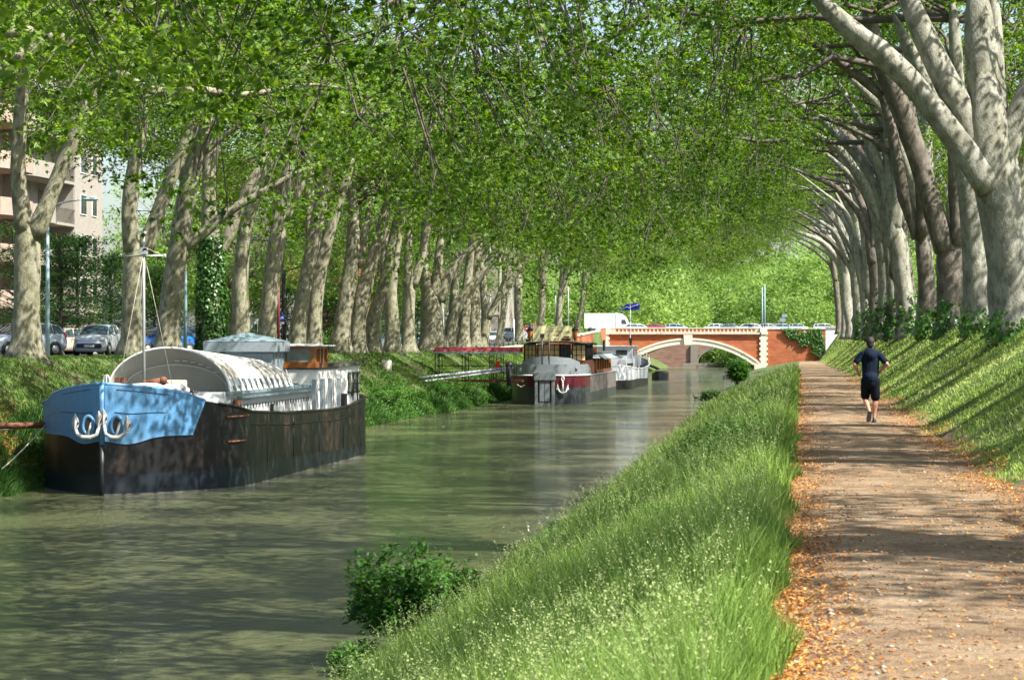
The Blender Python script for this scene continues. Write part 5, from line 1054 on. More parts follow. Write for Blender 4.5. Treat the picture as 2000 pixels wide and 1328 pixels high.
hr = thing('handrail', 'rusty orange handrail and low wall beside the white pillar', 'handrail', (p.x+1.2, p.y-3, -.6)); mb = MB(); mb.tube([(-1.2,-1.5,.1),(1.3,.5,1.9)], .07, 6); mb.tube([(1.3,.5,0),(1.3,.5,1.9)], .05, 6); mb.build('rail', M['rust'], hr); MB().box(.9, 2.6, .2, 1.4, -.2, 1.6).build('low_wall', M['stone'], hr)
# left: brick wing walls along the ramp
W1 = thing('wing_wall', 'sunlit orange brick wing wall left of the arch', 'wall'); xw0, xw1 = -33.5, xl-17.3-1.0
mb = MB(); pts = [(-27.55, 203, .75), (-27.45, 240, 1.25), (-27.45, 290, 2.35), (-27.7, 318, 2.9), (-29.4, 338, 3.35), (-30.1, BY-.2, 3.62)]
A = []
for x, y, z in pts: A.append([(x, y, -4), (x, y, z), (x-.45, y, z), (x-.45, y, -4)])
mb.loft(A, 0, False, True, True); mb.build('brick_face', M['brick'], W1, fixn=True)
mb = MB(); A = []
for x, y, z in pts: A.append([(x+.1, y-.02, z), (x+.1, y-.02, z+.2), (x-.55, y-.02, z+.2), (x-.55, y-.02, z)])
mb.loft(A, 0, False, True, True); mb.build('coping', M['stone'], W1, fixn=True)
W1['label'] = 'long orange brick wing wall climbing beside the ramp behind the gangway'
# older second bridge seen through the arch
ob = thing('bridge', 'older pink brick bridge seen through the arch of the orange bridge', 'bridge', (0, 0, 0)); OY = 392.0
o0, o1 = P(1364, 700, at_y(1364, OY)).x, P(1450, 700, at_y(1450, OY)).x; oc = (o0+o1)/2; oh = (o1-o0)/2+2.6; oz = .75
oc = o0+oh; pr = [(oc+oh*math.cos(a), -2.0+(oz+2.0)*math.sin(a)) for a in np.linspace(math.pi, 0, 24)]
mb = MB(); V = []; n_ = len(pr)
for y in (0, 5): V += [(x, OY+y, z) for x, z in pr]+[(x, OY+y, 2.5) for x, z in pr]
F = []
for i in range(n_-1): F += [(i, i+1, n_+i+1, n_+i), (2*n_+i+1, 2*n_+i, 3*n_+i, 3*n_+i+1), (i+1, i, 2*n_+i, 2*n_+i+1)]
mb.add(V, F); mb.box(-40, pr[0][0], OY, OY+5, -4, 2.5); mb.box(pr[-1][0], 12, OY, OY+5, -4, 2.5); mb.build('brick_wall', M['brick_old'], ob, fixn=True)
mb = MB(); pr2 = [(oc+(oh+.7)*math.cos(a), -2.0+(oz+2.6)*math.sin(a)) for a in np.linspace(math.pi, 0, 24)]; mb.loft([[(x, OY-.05, z) for x, z in pr], [(x, OY-.05, z) for x, z in pr2]], 0, False); mb.box(o0-1.3, o0-.1, OY-.4, OY+5.3, -4, 1.0); mb.build('stone_ring', M['oldstone'], ob)
MB().box(o0-2.4, o0+4.5, OY-4.5, OY-1, -3.4, -2.2).build('pier_footing', M['oldstone'], ob)
q = P(1440, 738, 268); ca = thing('mooring_block', 'low dark concrete mooring block with grass on top at the right waterline', 'mooring block', (q.x, q.y, WZ)); MB().box(-1.6, 1.6, -1.2, 2.5, -.5, .62).build('block', M['roof_dark'], ca, bevel=.1)
# ================================================================= BUILDINGS
M['render'] = weathered('beige_render', (.29,.265,.225), (.20,.18,.15), .35, .9, .5); M['render_pink'] = weathered('pink_render', (.36,.265,.215), (.26,.2,.16), .3, .9, .5)
M['shade'] = simple('roller_shutter', (.10,.07,.055), .7); M['winwhite'] = simple('white_window_frame', (.62,.63,.63), .5); M['tile'] = weathered('clay_tiles', (.26,.09,.045), (.14,.07,.05), .5, .9, 2)
M['turq'] = simple('turquoise_shutter', (.02,.36,.46), .6); M['oxblood'] = simple('red_brown_shutter', (.26,.06,.03), .6)
M['tower'] = simple('white_tower_panels', (.75,.72,.78), .8, var=.05)
apt = thing('apartment_building', 'tall beige apartment block with balconies at the left edge', 'building', (-48.6, 0, 0))
Z0 = .8; FH = 2.82; NF = 9
def win(parent, x, y0, y1, z0, z1, frame=M['winwhite'], pane=M['glass'], shut=None):
    w = MB().box(x, x+.06, y0, y1, z0, z1).build('window', frame, parent); mb = MB(); n = 2; wy = (y1-y0-.08)/n
    for k in range(n): mb.box(x+.062, x+.07, y0+.06+wy*k, y0+.02+wy*(k+1), z0+.07, z1-.07)
    mb.build('pane', pane, w)
    if shut: MB().box(x+.072, x+.10, y0+.05, y1-.05, z1-(z1-z0)*shut, z1).build('shutter', M['shade'], w)
MB().box(-14, 0, 150.4, 156.6, Z0-.5, Z0+FH*NF+.8).build('end_bay', M['render'], apt)
MB().box(-14, -1.5, 110, 150.4, Z0-.5, Z0+FH*NF+.8).build('wall', M['render'], apt)
MB().box(-14.3, .3, 109.5, 156.9, Z0+FH*NF+.8, Z0+FH*NF+1.1).build('roof', M['stone'], apt)
for f in range(NF):
    z = Z0+FH*f+.2
    if f > 0:
        win(apt, 0.0, 151.6, 152.9, z+.8, z+2.2); win(apt, 0.0, 154.2, 155.2, z+.8, z+2.2)
    else: MB().box(0, .08, 151.5, 154.5, z, z+2.2).build('garage_door', M['shade'], apt)
    for (ya, yb, kind) in ((146.4,150.3,'rail'),(140.6,146.2,'wall'),(134.2,140.2,'pink'),(126,133.8,'wall'),(118,125.6,'pink')):
        if f == 0: MB().box(-1.5, -1.42, ya+.6, yb-.6, z, z+2.1).build('garage_door', M['shade' if kind != 'wall' else 'render'], apt); continue
        if kind == 'rail':
            b_ = MB().box(-1.5, .1, ya, yb, z-.12, z+.06).build('balcony', M['render'], apt); mb = MB(); mb.box(.04, .08, ya, yb, z+.98, z+1.03)
            for k in range(int((yb-ya)/.13)): mb.box(.05, .07, ya+.13*k, ya+.13*k+.02, z+.06, z+1.0)
            mb.build('railing', M['roof_dark'], b_); win(apt, -1.5, ya+.6, ya+2.0, z+.1, z+2.2, shut=.4 if f % 2 else None); MB().box(-1.5, 0, yb-.12, yb, z+.06, z+FH-.14).build('side_wall', M['render'], b_)
        else:
            d_ = 0 if kind == 'wall' else .5; mt = M['render' if kind == 'wall' else 'render_pink']; mb = MB(); mb.box(-1.5, .1+d_, ya, yb, z-.12, z+.06)
            mb.loft([[(0+d_+.1, ya, zz_), (.35+d_, ya+.9, zz_), (.45+d_, (ya+yb)/2, zz_), (.35+d_, yb-.9, zz_), (.1+d_, yb, zz_)] for zz_ in (z-.12, z+.95)], 0, False); mb.box(-1.5, d_+.1, yb-.1, yb, z-.12, z+.95); mb.build('balcony', mt, apt)
            win(apt, -1.5, ya+.5, ya+1.5, z+.1, z+2.2, shut=(.3,.7,None)[f % 3]); win(apt, -1.5, yb-2.0, yb-.9, z+.1, z+2.2, shut=(None,.5,1)[f % 3])
            MB().box(-1.5, -.1, ya-.12, ya, z+.06, z+FH-.14).build('side_wall', M['render'], apt)
def house(label, px0, px1, t, pytop, wallm, roofm, wins, depth=10, trim=None, cat='house', roof=True, name='house'):
    """front facing the camera side; wins = (px, py0, py1, halfwidth_px, shutter material)"""
    a = P(px0, 664, t); b = P(px1, 664, t); a.z = b.z = 0; x0, x1 = a.x, b.x; y = (a.y+b.y)/2; zt = CZ+(664-pytop)/FPX*t; zg = gzf((x0+x1)/2, y)-.4
    h = thing(name, label, cat, ((x0+x1)/2, y, zg)); W = (x1-x0)/2; Hh = zt-zg
    MB().box(-W, W, 0, depth, 0, Hh).build('wall', wallm, h)
    if roof:
        mb = MB(); mb.add([(-W-.4,-.5,Hh),(W+.4,-.5,Hh),(W+.4,depth+.5,Hh),(-W-.4,depth+.5,Hh),(-W-.4,depth/2,Hh+1.8),(W+.4,depth/2,Hh+1.8)], [(0,1,5,4),(2,3,4,5),(1,2,5),(3,0,4),(3,2,1,0)]); mb.build('roof', roofm, h)
    if trim:
        mb = MB(); mb.box(-W-.05, W+.05, -.12, 0, Hh-.45, Hh-.1); mb.box(-W-.05, -W+.5, -.1, 0, .3, Hh-.45); mb.box(W-.5, W+.05, -.1, 0, .3, Hh-.45)
        if Hh > 5.5: mb.box(-W+.5, W-.5, -.08, 0, 3.3, 3.65)
        mb.build('trim', trim, h)
    for (px, pa, pb, hw, sh) in wins:
        wx = P(px, 664, t).x-(x0+x1)/2; wz1 = CZ+(664-pa)/FPX*t-zg; wz0 = CZ+(664-pb)/FPX*t-zg; w = hw*t/FPX
        o = MB().box(wx-w, wx+w, -.07, -.003, wz0, wz1).build('window', M['winwhite'], h)
        mb = MB(); mb.box(wx-w+.1, wx-.04, -.085, -.075, wz0+.1, wz1-.1); mb.box(wx+.04, wx+w-.1, -.085, -.075, wz0+.1, wz1-.1); mb.build('pane', sh if sh is M['turq'] else M['glass'], o)
        if sh is not None and sh is not M['turq']: MB().box(wx-w*1.9, wx-w*1.02, -.10, -.02, wz0, wz1).box(wx+w*1.02, wx+w*1.9, -.10, -.02, wz0, wz1).build('shutter', sh, o)
    return h
house('low grey rendered house with red brown shutters behind the ivy clad trunk', 380, 545, 188, 558, M['offwhite'], M['tile'], [(450,577,602,6,M['oxblood']),(500,577,602,6,M['oxblood']),(415,577,602,6,M['oxblood']),(455,635,662,6,None),(505,630,675,7,None)], 9, M['stone'])
house('orange brick house with pale trim and turquoise shutters on the right window', 528, 690, 205, 512, M['brick'], M['tile'], [(563,582,606,6,None),(600,582,606,6,None),(636,582,606,7,M['turq']),(563,538,557,6,None),(636,538,557,6,None),(600,538,557,6,None),(600,640,665,7,None),(675,582,606,6,None)], 10, M['whitestone'])
house('white rendered house between the middle plane trunks', 692, 842, 232, 556, M['white'], M['tile'], [(720,590,612,5,None),(755,590,612,5,M['oxblood']),(795,590,612,5,None),(725,640,660,6,None),(785,640,664,8,None),(820,590,612,5,None)], 9, M['stone'])
house('pale yellow flats with many small windows behind the far left trunks', 846, 985, 272, 455, M['render'], M['tile'], [(860+19*i, 478+32*j, 494+32*j, 4, None) for i in range(6) for j in range(6)], 12, M['stone'], 'building', name='flats')
house('pale sunlit building behind the white truck', 1070, 1145, 398, 575, M['white'], M['tile'], [(1090,600,618,3,None),(1108,600,618,3,None),(1126,600,618,3,None)], 12, None, 'building', name='building')
house('white tower block far behind the trunks at the right edge', 1962, 2080, 420, 236, M['tower'], M['stone'], [(1976+26*i, 275+35*j, 291+35*j, 5, None) for i in range(4) for j in range(9)], 14, None, 'building', roof=False, name='tower_block')
# ================================================================= VEHICLES
def paint(name, col, metal=.0): m = simple(name, col, .28, metal, .04, 2, coat=.6); return m
CP = {'silver': paint('silver_paint', (.50,.53,.58), .35), 'lightblue': paint('pale_blue_silver_paint', (.42,.48,.58), .3), 'beige': paint('beige_paint', (.48,.42,.33)), 'blue': paint('blue_car_paint', (.02,.12,.40)),
      'white': paint('white_car_paint', (.78,.78,.78)), 'red': paint('red_car_paint', (.42,.03,.03)), 'grey': paint('grey_car_paint', (.22,.24,.26), .3), 'green': paint('pale_green_car_paint', (.40,.47,.36)), 'burg': paint('maroon_car_paint', (.12,.03,.035)), 'teal': paint('blue_green_car_paint', (.03,.20,.28))}
M['rubber'] = simple('tyre_rubber', (.018,.018,.018), .85); M['rim'] = simple('wheel_rim', (.45,.46,.48), .35, .6); M['lamp'] = glassy('headlight_glass', (.55,.57,.6), .1)
M['tail'] = simple('red_tail_light', (.40,.015,.01), .3); M['plate'] = simple('number_plate', (.65,.65,.62), .5); M['plateblue'] = simple('plate_blue_band', (.01,.05,.45), .5); M['blackplastic'] = simple('black_plastic', (.02,.02,.022), .6)
M['carglass'] = glassy('car_glass', (.035,.06,.065), .04); M['amber'] = simple('amber_lamp', (.5,.14,.02), .4)
def car(label, col, loc, rz, kind='hatch', s=1.0, group=None, detail=True):
    """front of the car points along local -y"""
    t = thing('parked_car', label, 'car', loc, rz, group); t.scale = (s, s, s); C_ = CP[col]
    if kind == 'hatch':   # y, half width, belt z, low z
        S = [(-1.72,.52,.48,.30),(-1.70,.62,.66,.22),(-1.58,.76,.80,.18),(-1.25,.81,.93,.17),(-.86,.82,1.0,.18),(0,.82,1.02,.18),(.9,.82,1.04,.18),(1.45,.79,1.06,.20),(1.66,.73,.98,.24),(1.72,.62,.62,.30)]
        Gh = [(-1.00,.70,.98,.66,1.0),(-.42,.735,1.0,.58,1.39),(.10,.74,1.02,.58,1.46),(.95,.73,1.03,.56,1.44),(1.36,.70,1.05,.52,1.34),(1.62,.66,1.0,.56,1.08)]; wy = (-1.12, 1.16)
    elif kind == 'estate':
        S = [(-2.1,.55,.48,.30),(-2.08,.66,.64,.22),(-1.9,.78,.76,.18),(-1.45,.84,.90,.17),(-1.0,.85,.96,.18),(0,.85,.98,.18),(1.3,.85,1.0,.18),(1.9,.82,1.0,.22),(2.1,.74,.8,.28),(2.12,.66,.55,.3)]
        Gh = [(-1.15,.74,.94,.70,.97),(-.5,.76,.97,.60,1.36),(.2,.76,.98,.60,1.45),(1.3,.75,1.0,.58,1.43),(1.8,.72,1.0,.55,1.34),(2.05,.70,.98,.62,1.02)]; wy = (-1.35, 1.32)
    else:                 # boxy saloon-hatch of the eighties
        S = [(-1.78,.66,.62,.30),(-1.76,.74,.74,.24),(-1.6,.78,.82,.2),(-1.0,.79,.90,.2),(-.8,.79,.92,.2),(.8,.79,.93,.2),(1.6,.78,.92,.22),(1.76,.74,.84,.26),(1.78,.7,.5,.3)]
        Gh = [(-.92,.70,.90,.68,.92),(-.40,.72,.92,.60,1.32),(.1,.72,.93,.60,1.37),(1.1,.72,.93,.58,1.35),(1.62,.70,.92,.60,1.0),(1.66,.70,.92,.62,.95)]; wy = (-1.15, 1.2)
    rings = []
    for y, w, zb_, zl in S: rings.append([(-w*.82,y,zl),(-w*.98,y,zl+.08),(-w,y,zl+.28 if zb_ > .6 else (zl+zb_)/2),(-w*.985,y,zb_-.14),(-w*.90,y,zb_-.02),(-w*.5,y,zb_+.02),(0,y,zb_+.035),(w*.5,y,zb_+.02),(w*.90,y,zb_-.02),(w*.985,y,zb_-.14),(w,y,zl+.28 if zb_ > .6 else (zl+zb_)/2),(w*.98,y,zl+.08),(w*.82,y,zl)])
    body = MB().loft(rings, 0, True, True, True).build('body', C_, t, fixn=True)
    rings = [[(-b0,y,z0),(-b1,y,z1-.03),(-b1*.8,y,z1),(0,y,z1+.015),(b1*.8,y,z1),(b1,y,z1-.03),(b0,y,z0)] for y, b0, z0, b1, z1 in Gh]
    MB().loft(rings, 0, True, False, False).build('window_glass', M['carglass'], t, fixn=True)
    mb = MB(); rr_ = [[(-b1*1.02,y,z1-.035),(-b1*.8,y,z1+.012),(0,y,z1+.03),(b1*.8,y,z1+.012),(b1*1.02,y,z1-.035)] for y, b0, z0, b1, z1 in Gh[1:-1]]; mb.loft(rr_, 0, True)
    for sd in (1,-1):
        for (i, j) in ((0,1),(4,5)): a, b = Gh[i], Gh[j]; mb.tube([(sd*a[1]*1.01, a[0], a[2]) if i == 0 else (sd*a[3]*1.01, a[0], a[4]-.03), (sd*b[3]*1.01, b[0], b[4]-.03) if i == 0 else (sd*b[1]*1.01, b[0], b[2])], .04, 5)
        for k in (2, 3): g_ = Gh[k]; mb.tube([(sd*g_[1]*1.01, g_[0], g_[2]-.02), (sd*g_[3]*1.02, g_[0]+.02, g_[4]-.03)], .035, 5)
        mb.tube([(sd*g_[3]*1.01, g_[0], g_[4]-.03) for g_ in Gh[1:5]], .03, 5)
    mb.build('roof', C_, t, fixn=True)
    for y in wy:
        for sd in (1,-1):
            x = sd*(S[4][1]-.07); w_ = MB().tube([(x-sd*.10,y,.29),(x+sd*.085,y,.29)], .29, 18).build('wheel', M['rubber'], t); MB().tube([(x+sd*.05,y,.29),(x+sd*.097,y,.29)], [.20,.18], 14).build('rim', M['rim'], w_)
            MB().tube([(x+sd*.02,y,.31),(x+sd*.076,y,.31)], .345, 18).build('wheel_arch', M['blackplastic'], t)
    if detail:
        f = S[2]; fy = S[0][0]
        for sd in (1,-1):
            if kind == 'boxy': MB().box(sd*.56-.15, sd*.56+.15, fy-.03, fy+.06, .58, .72).build('headlight', M['lamp'], t); MB().box(sd*.56-.16, sd*.56+.16, fy-.035, fy+.05, .48, .55).build('indicator', M['amber'], t)
            else: MB().ball((sd*.60, fy+.15, .76), .17, 12, 8, sc=(.85,.9,.85)).build('headlight', M['lamp'], t)
            MB().ball((sd*(S[4][1]+.10), Gh[0][0]+.25, 1.02), .10, 8, 6, sc=(.9,.6,.8)).build('wing_mirror', C_ if kind != 'boxy' else M['blackplastic'], t)
            MB().ball((sd*.64, S[-1][0]-.05, .85), .14, 8, 6, sc=(.8,.5,1.6)).build('tail_light', M['tail'], t)
            for yy in (-.42, .38): MB().box(sd*(S[5][1]+.0)-.01, sd*(S[5][1])+.012, yy+.30, yy+.46, .84, .87).build('door_handle', C_, t)
        mb = MB(); mb.prism([(-.55,.36),(.55,.36),(.62,.46),(.55,.57),(-.55,.57),(-.62,.46)], 0, .07, M=Matrix(((1,0,0,0),(0,0,1,fy-.045),(0,1,0,0),(0,0,0,1)))); mb.build('grille', M['blackplastic'], t, fixn=True)
        pl_ = MB().box(-.26, .26, fy-.062, fy-.05, .40, .51).build('number_plate', M['plate'], t); MB().box(-.26, -.20, fy-.066, fy-.063, .40, .51).build('plate_band', M['plateblue'], pl_)
        mb = MB(); mb.box(-.15, -.09, fy-.066, fy-.063, .43, .48); mb.box(-.04, .10, fy-.066, fy-.063, .43, .48); mb.box(.14, .21, fy-.066, fy-.063, .43, .48); mb.build('faded_characters', M['rim'], pl_)
        mb = MB(); mb.tube([(-.5, Gh[0][0]-.02, 1.0), (0, Gh[0][0]+.12, 1.08)], .012, 4); mb.tube([(.05, Gh[0][0]-.02, 1.0), (.5, Gh[0][0]+.12, 1.08)], .012, 4); mb.build('wiper', M['blackplastic'], t)
    return t
def gcar(label, col, px, t, rz, kind='hatch', s=1.0, group='cars parked along the left street', dz=.02, detail=True, z=None):
    q = P(px, 700, t); return car(label, col, (q.x, q.y, gzf(q.x, q.y)+dz if z is None else z), R(rz), kind, s, group, detail)
gcar('small silver hatchback with a black grille parked on the grass verge', 'silver', 193, 109, 2)
gcar('pale blue silver estate car half hidden by the leftmost plane trunk', 'lightblue', 38, 106, -30, 'estate', 1.04)
gcar('old boxy beige car parked behind the pale blue lamp post', 'beige', 122, 120, -26, 'boxy')
gcar('pale green car just visible behind the beige car', 'green', 152, 134, -30, 'hatch', .95)
gcar('bright blue car between the second and third plane trunks', 'blue', 312, 122, -38, 'estate')
gcar('grey car behind the second plane trunk', 'grey', 272, 128, -30)
gcar('maroon van-like car behind the middle plane trunks', 'burg', 706, 186, 30, 'estate', 1.25)
gcar('blue green car behind the middle plane trunks', 'teal', 757, 205, 70, 'estate')
gcar('white car parked right of the blue green car', 'white', 775, 215, 60)
gcar('dark grey car parked behind the far plane trunks', 'grey', 826, 222, 40)
gcar('white car between the last plane trunks', 'white', 895, 228, 20)
gcar('small white car at the foot of the ramp', 'white', 962, 246, 10, 'hatch', .95)
gcar('silver hatchback climbing the ramp to the bridge', 'silver', 1006, 262, 72, 'hatch', 1.05)
gcar('red car at the top of the ramp behind the banner', 'red', 1040, 292, -40)
DZ = 2.84
def bcar(label, col, px, yy, rz, kind='estate', s=1.0):
    t = at_y(px, yy); q = P(px, 640, t); return car(label, col, (q.x, q.y, DZ), R(rz), kind, s, 'cars queueing on the bridge', False)
for lab, col, px, yy, rz, kd in (('white car on the bridge right of the truck cab','white',1248,361,90,'estate'),('red car on the bridge behind the balustrade','red',1284,361,90,'hatch'),('silver estate car on the bridge near the keystone','silver',1324,361,90,'estate'),
    ('white hatchback on the bridge above the arch crown','white',1393,363,-90,'hatch'),('grey hatchback on the bridge right of the arch crown','grey',1421,361,-90,'hatch'),('white estate car on the bridge left of the twin blue poles','white',1458,361,-90,'estate'),
    ('white car on the bridge right of the twin blue poles','white',1502,361,90,'hatch'),('pale blue car on the bridge above the brick abutment','lightblue',1532,363,90,'estate'),('silver car on the bridge above the ivy','silver',1560,361,90,'hatch'),('white car nearest the white pillar on the bridge','white',1614,361,90,'estate')):
    bcar(lab, col, px, yy, rz, kd)
# white lorry
t = at_y(1187, 363); q = P(1187, 640, t); lo = thing('lorry', 'large white lorry with a rounded roof fairing on the bridge', 'lorry', (q.x, 362.5, DZ))
MB().box(-3.6, 1.3, -1.1, 1.2, .7, 3.1).build('cargo_box', M['purewhite'], lo, bevel=.06)
mb = MB(); mb.prism([(1.35,.5),(3.5,.5),(3.55,1.2),(3.3,1.6),(2.9,2.45),(2.3,3.0),(1.35,3.2)], -1.1, 1.2, M=Matrix(((1,0,0,0),(0,0,1,0),(0,1,0,0),(0,0,0,1)))); cbn = mb.build('cab', M['purewhite'], lo, fixn=True, bevel=.05)
MB().prism([(2.3,1.45),(3.15,1.45),(2.85,2.1),(2.3,2.1)], -1.13, -1.105, M=Matrix(((1,0,0,0),(0,0,1,0),(0,1,0,0),(0,0,0,1)))).build('side_window', M['carglass'], cbn, fixn=True)
for x in (-2.6, 2.6): MB().tube([(x,-1.15,.45),(x,-.85,.45)], .45, 16).build('wheel', M['rubber'], lo)
M['faint'] = simple('faded_grey_lettering', (.50,.50,.62), .7); me = text_mesh('L  LI  NV', .62, .002, 1.0); me.materials.append(M['faint']); obj('lettering', me, lo, (-1.1, -1.106, 2.0), (R(90),0,0))
# ================================================================= STREET FURNITURE
M['lamppost'] = weathered('pale_blue_post_paint', (.26,.38,.42), (.2,.25,.25), .4, .5, 3)
def lamp_post(label, px, t, h, arm, mat='lamppost', r=.085, tilt=.25):
    q = P(px, 700, t); z = gzf(q.x, q.y); o = thing('street_lamp', label, 'street lamp', (q.x, q.y, z), 0, 'street lamps on the left bank')
    MB().tube([(0,0,-.1),(0,0,h*.5),(0,0,h)], [r*1.25, r, r*.7], 10).build('pole', M[mat], o)
    if arm: MB().tube([(0,0,h-.05),(arm*.5,0,h+tilt*.6),(arm,0,h+tilt)], [.04,.035,.03], 6).build('arm', M[mat], o); MB().ball((arm+.25*np.sign(arm),0,h+tilt), .16, 10, 6, sc=(2.4,1,.5)).build('lamp_head', M['lamppost'], o)
    return o
lamp_post('pale blue lamp post beside the leftmost plane trunk', 93, 97, 6.4, 1.6)
lamp_post('pale blue lamp post behind the arched canopy with a long arm', 362, 115, 7.0, -2.3)
lamp_post('dark lamp post behind the middle trunks with a short arm', 552, 150, 7.2, -1.7, 'iron')
lamp_post('dark lamp post right of the bike sign with raised arm', 556, 155, 5.6, 2.4, 'iron', tilt=.5)
lamp_post('slim lamp post at the foot of the ramp', 861, 205, 5.4, 0, 'pipe')
for i, (px, t) in enumerate(((1085,330),(1110,345))): lamp_post('tall white street lamp at the bridge approach, %s from the left' % ordinal(i), px, t, 6.8, -3.4, 'pipe', tilt=.5)
def post_sign(label, px, t, py_top, kind, r=.05, mat='pipe', name='road_sign'):
    q = P(px, 700, t); z = gzf(q.x, q.y); zt = CZ+(664-py_top)/FPX*t-z; o = thing(name, label, 'sign' if kind else 'post', (q.x, q.y, z)); MB().tube([(0,0,-.1),(0,0,zt)], r, 8).build('post', M[mat], o)
    if kind == 'noentry':
        d = MB().prism([(.42*math.cos(a), .42*math.sin(a)) for a in np.linspace(0, 6.2832, 29)[:-1]], 0, .03, M=Matrix.Translation((0,-.06,zt-.25)) @ Matrix.Rotation(R(90), 4, 'X')).build('sign_disc', M['signred'], o); MB().box(-.31, .31, -.098, -.091, zt-.33, zt-.17).build('white_bar', M['purewhite'], d)
    if kind == 'bike':
        d = MB().box(-.19, .19, -.09, -.06, zt-.55, zt-.15).build('sign_plate', M['signblue'], o, bevel=.01); mb = MB()
        for cx_ in (-.09, .09): mb.tube([(cx_+.06*math.cos(a), -.095, zt-.40+.06*math.sin(a)) for a in np.linspace(0, 6.2832, 13)], .008, 4, cap=False)
        mb.tube([(-.09,-.095,zt-.40),(-.03,-.095,zt-.30),(.07,-.095,zt-.30),(.09,-.095,zt-.40)], .008, 4); mb.tube([(-.03,-.095,zt-.30),(.0,-.095,zt-.40),(.07,-.095,zt-.30),(.05,-.095,zt-.25)], .008, 4); mb.build('bicycle_symbol', M['purewhite'], d)
        MB().box(-.15, .15, -.09, -.06, zt-.75, zt-.6).build('small_plate', M['offwhite'], o)
    return o
M['signred'] = simple('sign_red', (.55,.015,.02), .4); M['signblue'] = simple('sign_blue', (.01,.07,.50), .4)
post_sign('red round no entry sign above the banner', 1059, 300, 608, 'noentry', .06)
post_sign('red round no entry sign behind the last left trunks', 929, 262, 618, 'noentry', .05)
post_sign('square blue bicycle sign on a post before the booth roof', 551, 146, 610, 'bike', .04, 'iron')
post_sign('tall red brown post beside the bicycle sign', 544, 140, 530, None, .09, 'redsteel', 'post')
post_sign('thin white post by the silver car on the ramp', 1004, 255, 624, None, .06, 'purewhite', 'post')
for i, (px, pt) in enumerate(((1489,562),(1494,556))): 
    q = P(px, 640, at_y(px, 360)); o = thing('pole', 'tall blue lattice pole on the bridge, %s of the pair' % ('left' if i == 0 else 'right'), 'pole', (q.x, 359.2, DZ)); MB().tube([(0,0,0),(0,0,CZ+(664-pt)*.08-DZ)], [.13,.07], 8).build('shaft', M['lamppost'], o)
q = P(1530, 640, at_y(1530, 366)); o = thing('signboard', 'grey direction boards on a pole behind the bridge', 'sign', (q.x, 366.5, DZ)); MB().tube([(0,0,0),(0,0,3.0)], .08, 6).build('post', M['pipe'], o); MB().box(-.6, .35, -.15, -.05, 1.8, 2.35).box(-.2, .6, -.15, -.05, 2.5, 3.0).build('board', M['zinc'], o)
q = P(1757, 660, 131); o = thing('pole', 'pale blue grey pole among the right bank trunks', 'pole', (q.x, q.y, gzf(q.x, q.y))); MB().tube([(0,0,-.1),(0,0,9.5)], [.11,.07], 10).build('shaft', M['zinc'], o)
q = P(755, 720, 128); x_ = -26.0; y_ = P(755, 720, at_x(755, x_)).y; tagp(MB().tube([(x_,y_,gzf(x_,y_)-.2),(x_,y_,gzf(x_,y_)+.62)], [.34,.31], 14).build('bollard', M['stone']), 'short round stone bollard on the left bank beside the barge stern', 'bollard')
o = thing('bicycle_rack', 'thin metal rack on the grass before the middle trunks', 'rack', (P(722,690,140).x, P(722,690,140).y, gzf(P(722,690,140).x, P(722,690,140).y))); mb = MB(); mb.tube([(-.4,0,-.1),(-.4,0,.75),(.5,0,.75),(.5,0,-.1)], .025, 6); mb.tube([(-.4,0,.2),(-.1,-.1,.5)], .03, 6); mb.build('frame', M['iron'], o)
o = thing('wheelie_bin', 'grey wheelie bin behind the middle plane trunks', 'bin', (P(746,690,172).x, P(746,690,172).y, gzf(P(746,690,172).x, P(746,690,172).y))); MB().box(-.4, .4, -.4, .4, 0, 1.15).build('bin_body', M['zinc'], o, bevel=.04); MB().box(-.43, .43, -.43, .45, 1.152, 1.25).build('lid', CP['teal'], o)
for i in range(9):
    px = 948+i*9; t = 205+i*3.2; q = P(px, 690, t); tagp(MB().tube([(q.x,q.y,gzf(q.x,q.y)-.1),(q.x,q.y,gzf(q.x,q.y)+1.05)], .06, 8).build('bollard', M['iron']), 'slim dark street bollard left of the wing wall, %s from the left' % ordinal(i), 'bollard', 'slim dark street bollards')
# duck
q = P(1360, 778, 4.6*FPX/114); dk = thing('duck', 'small dark duck swimming in mid canal before the bridge', 'duck', (q.x, q.y, WZ)); mb = MB(); mb.ball((0,0,.06), .13, 10, 7, sc=(1.5,.8,.7)); mb.tube([(-.14,0,.1),(-.19,0,.2),(-.19,0,.27)], [.05,.035,.04], 7); mb.ball((-.2,0,.28), .05); mb.tube([(-.23,0,.27),(-.30,0,.26)], [.02,.012], 5); mb.tube([(.15,0,.09),(.27,0,.14)], [.06,.01], 6); mb.build('body', M['iron'], dk)
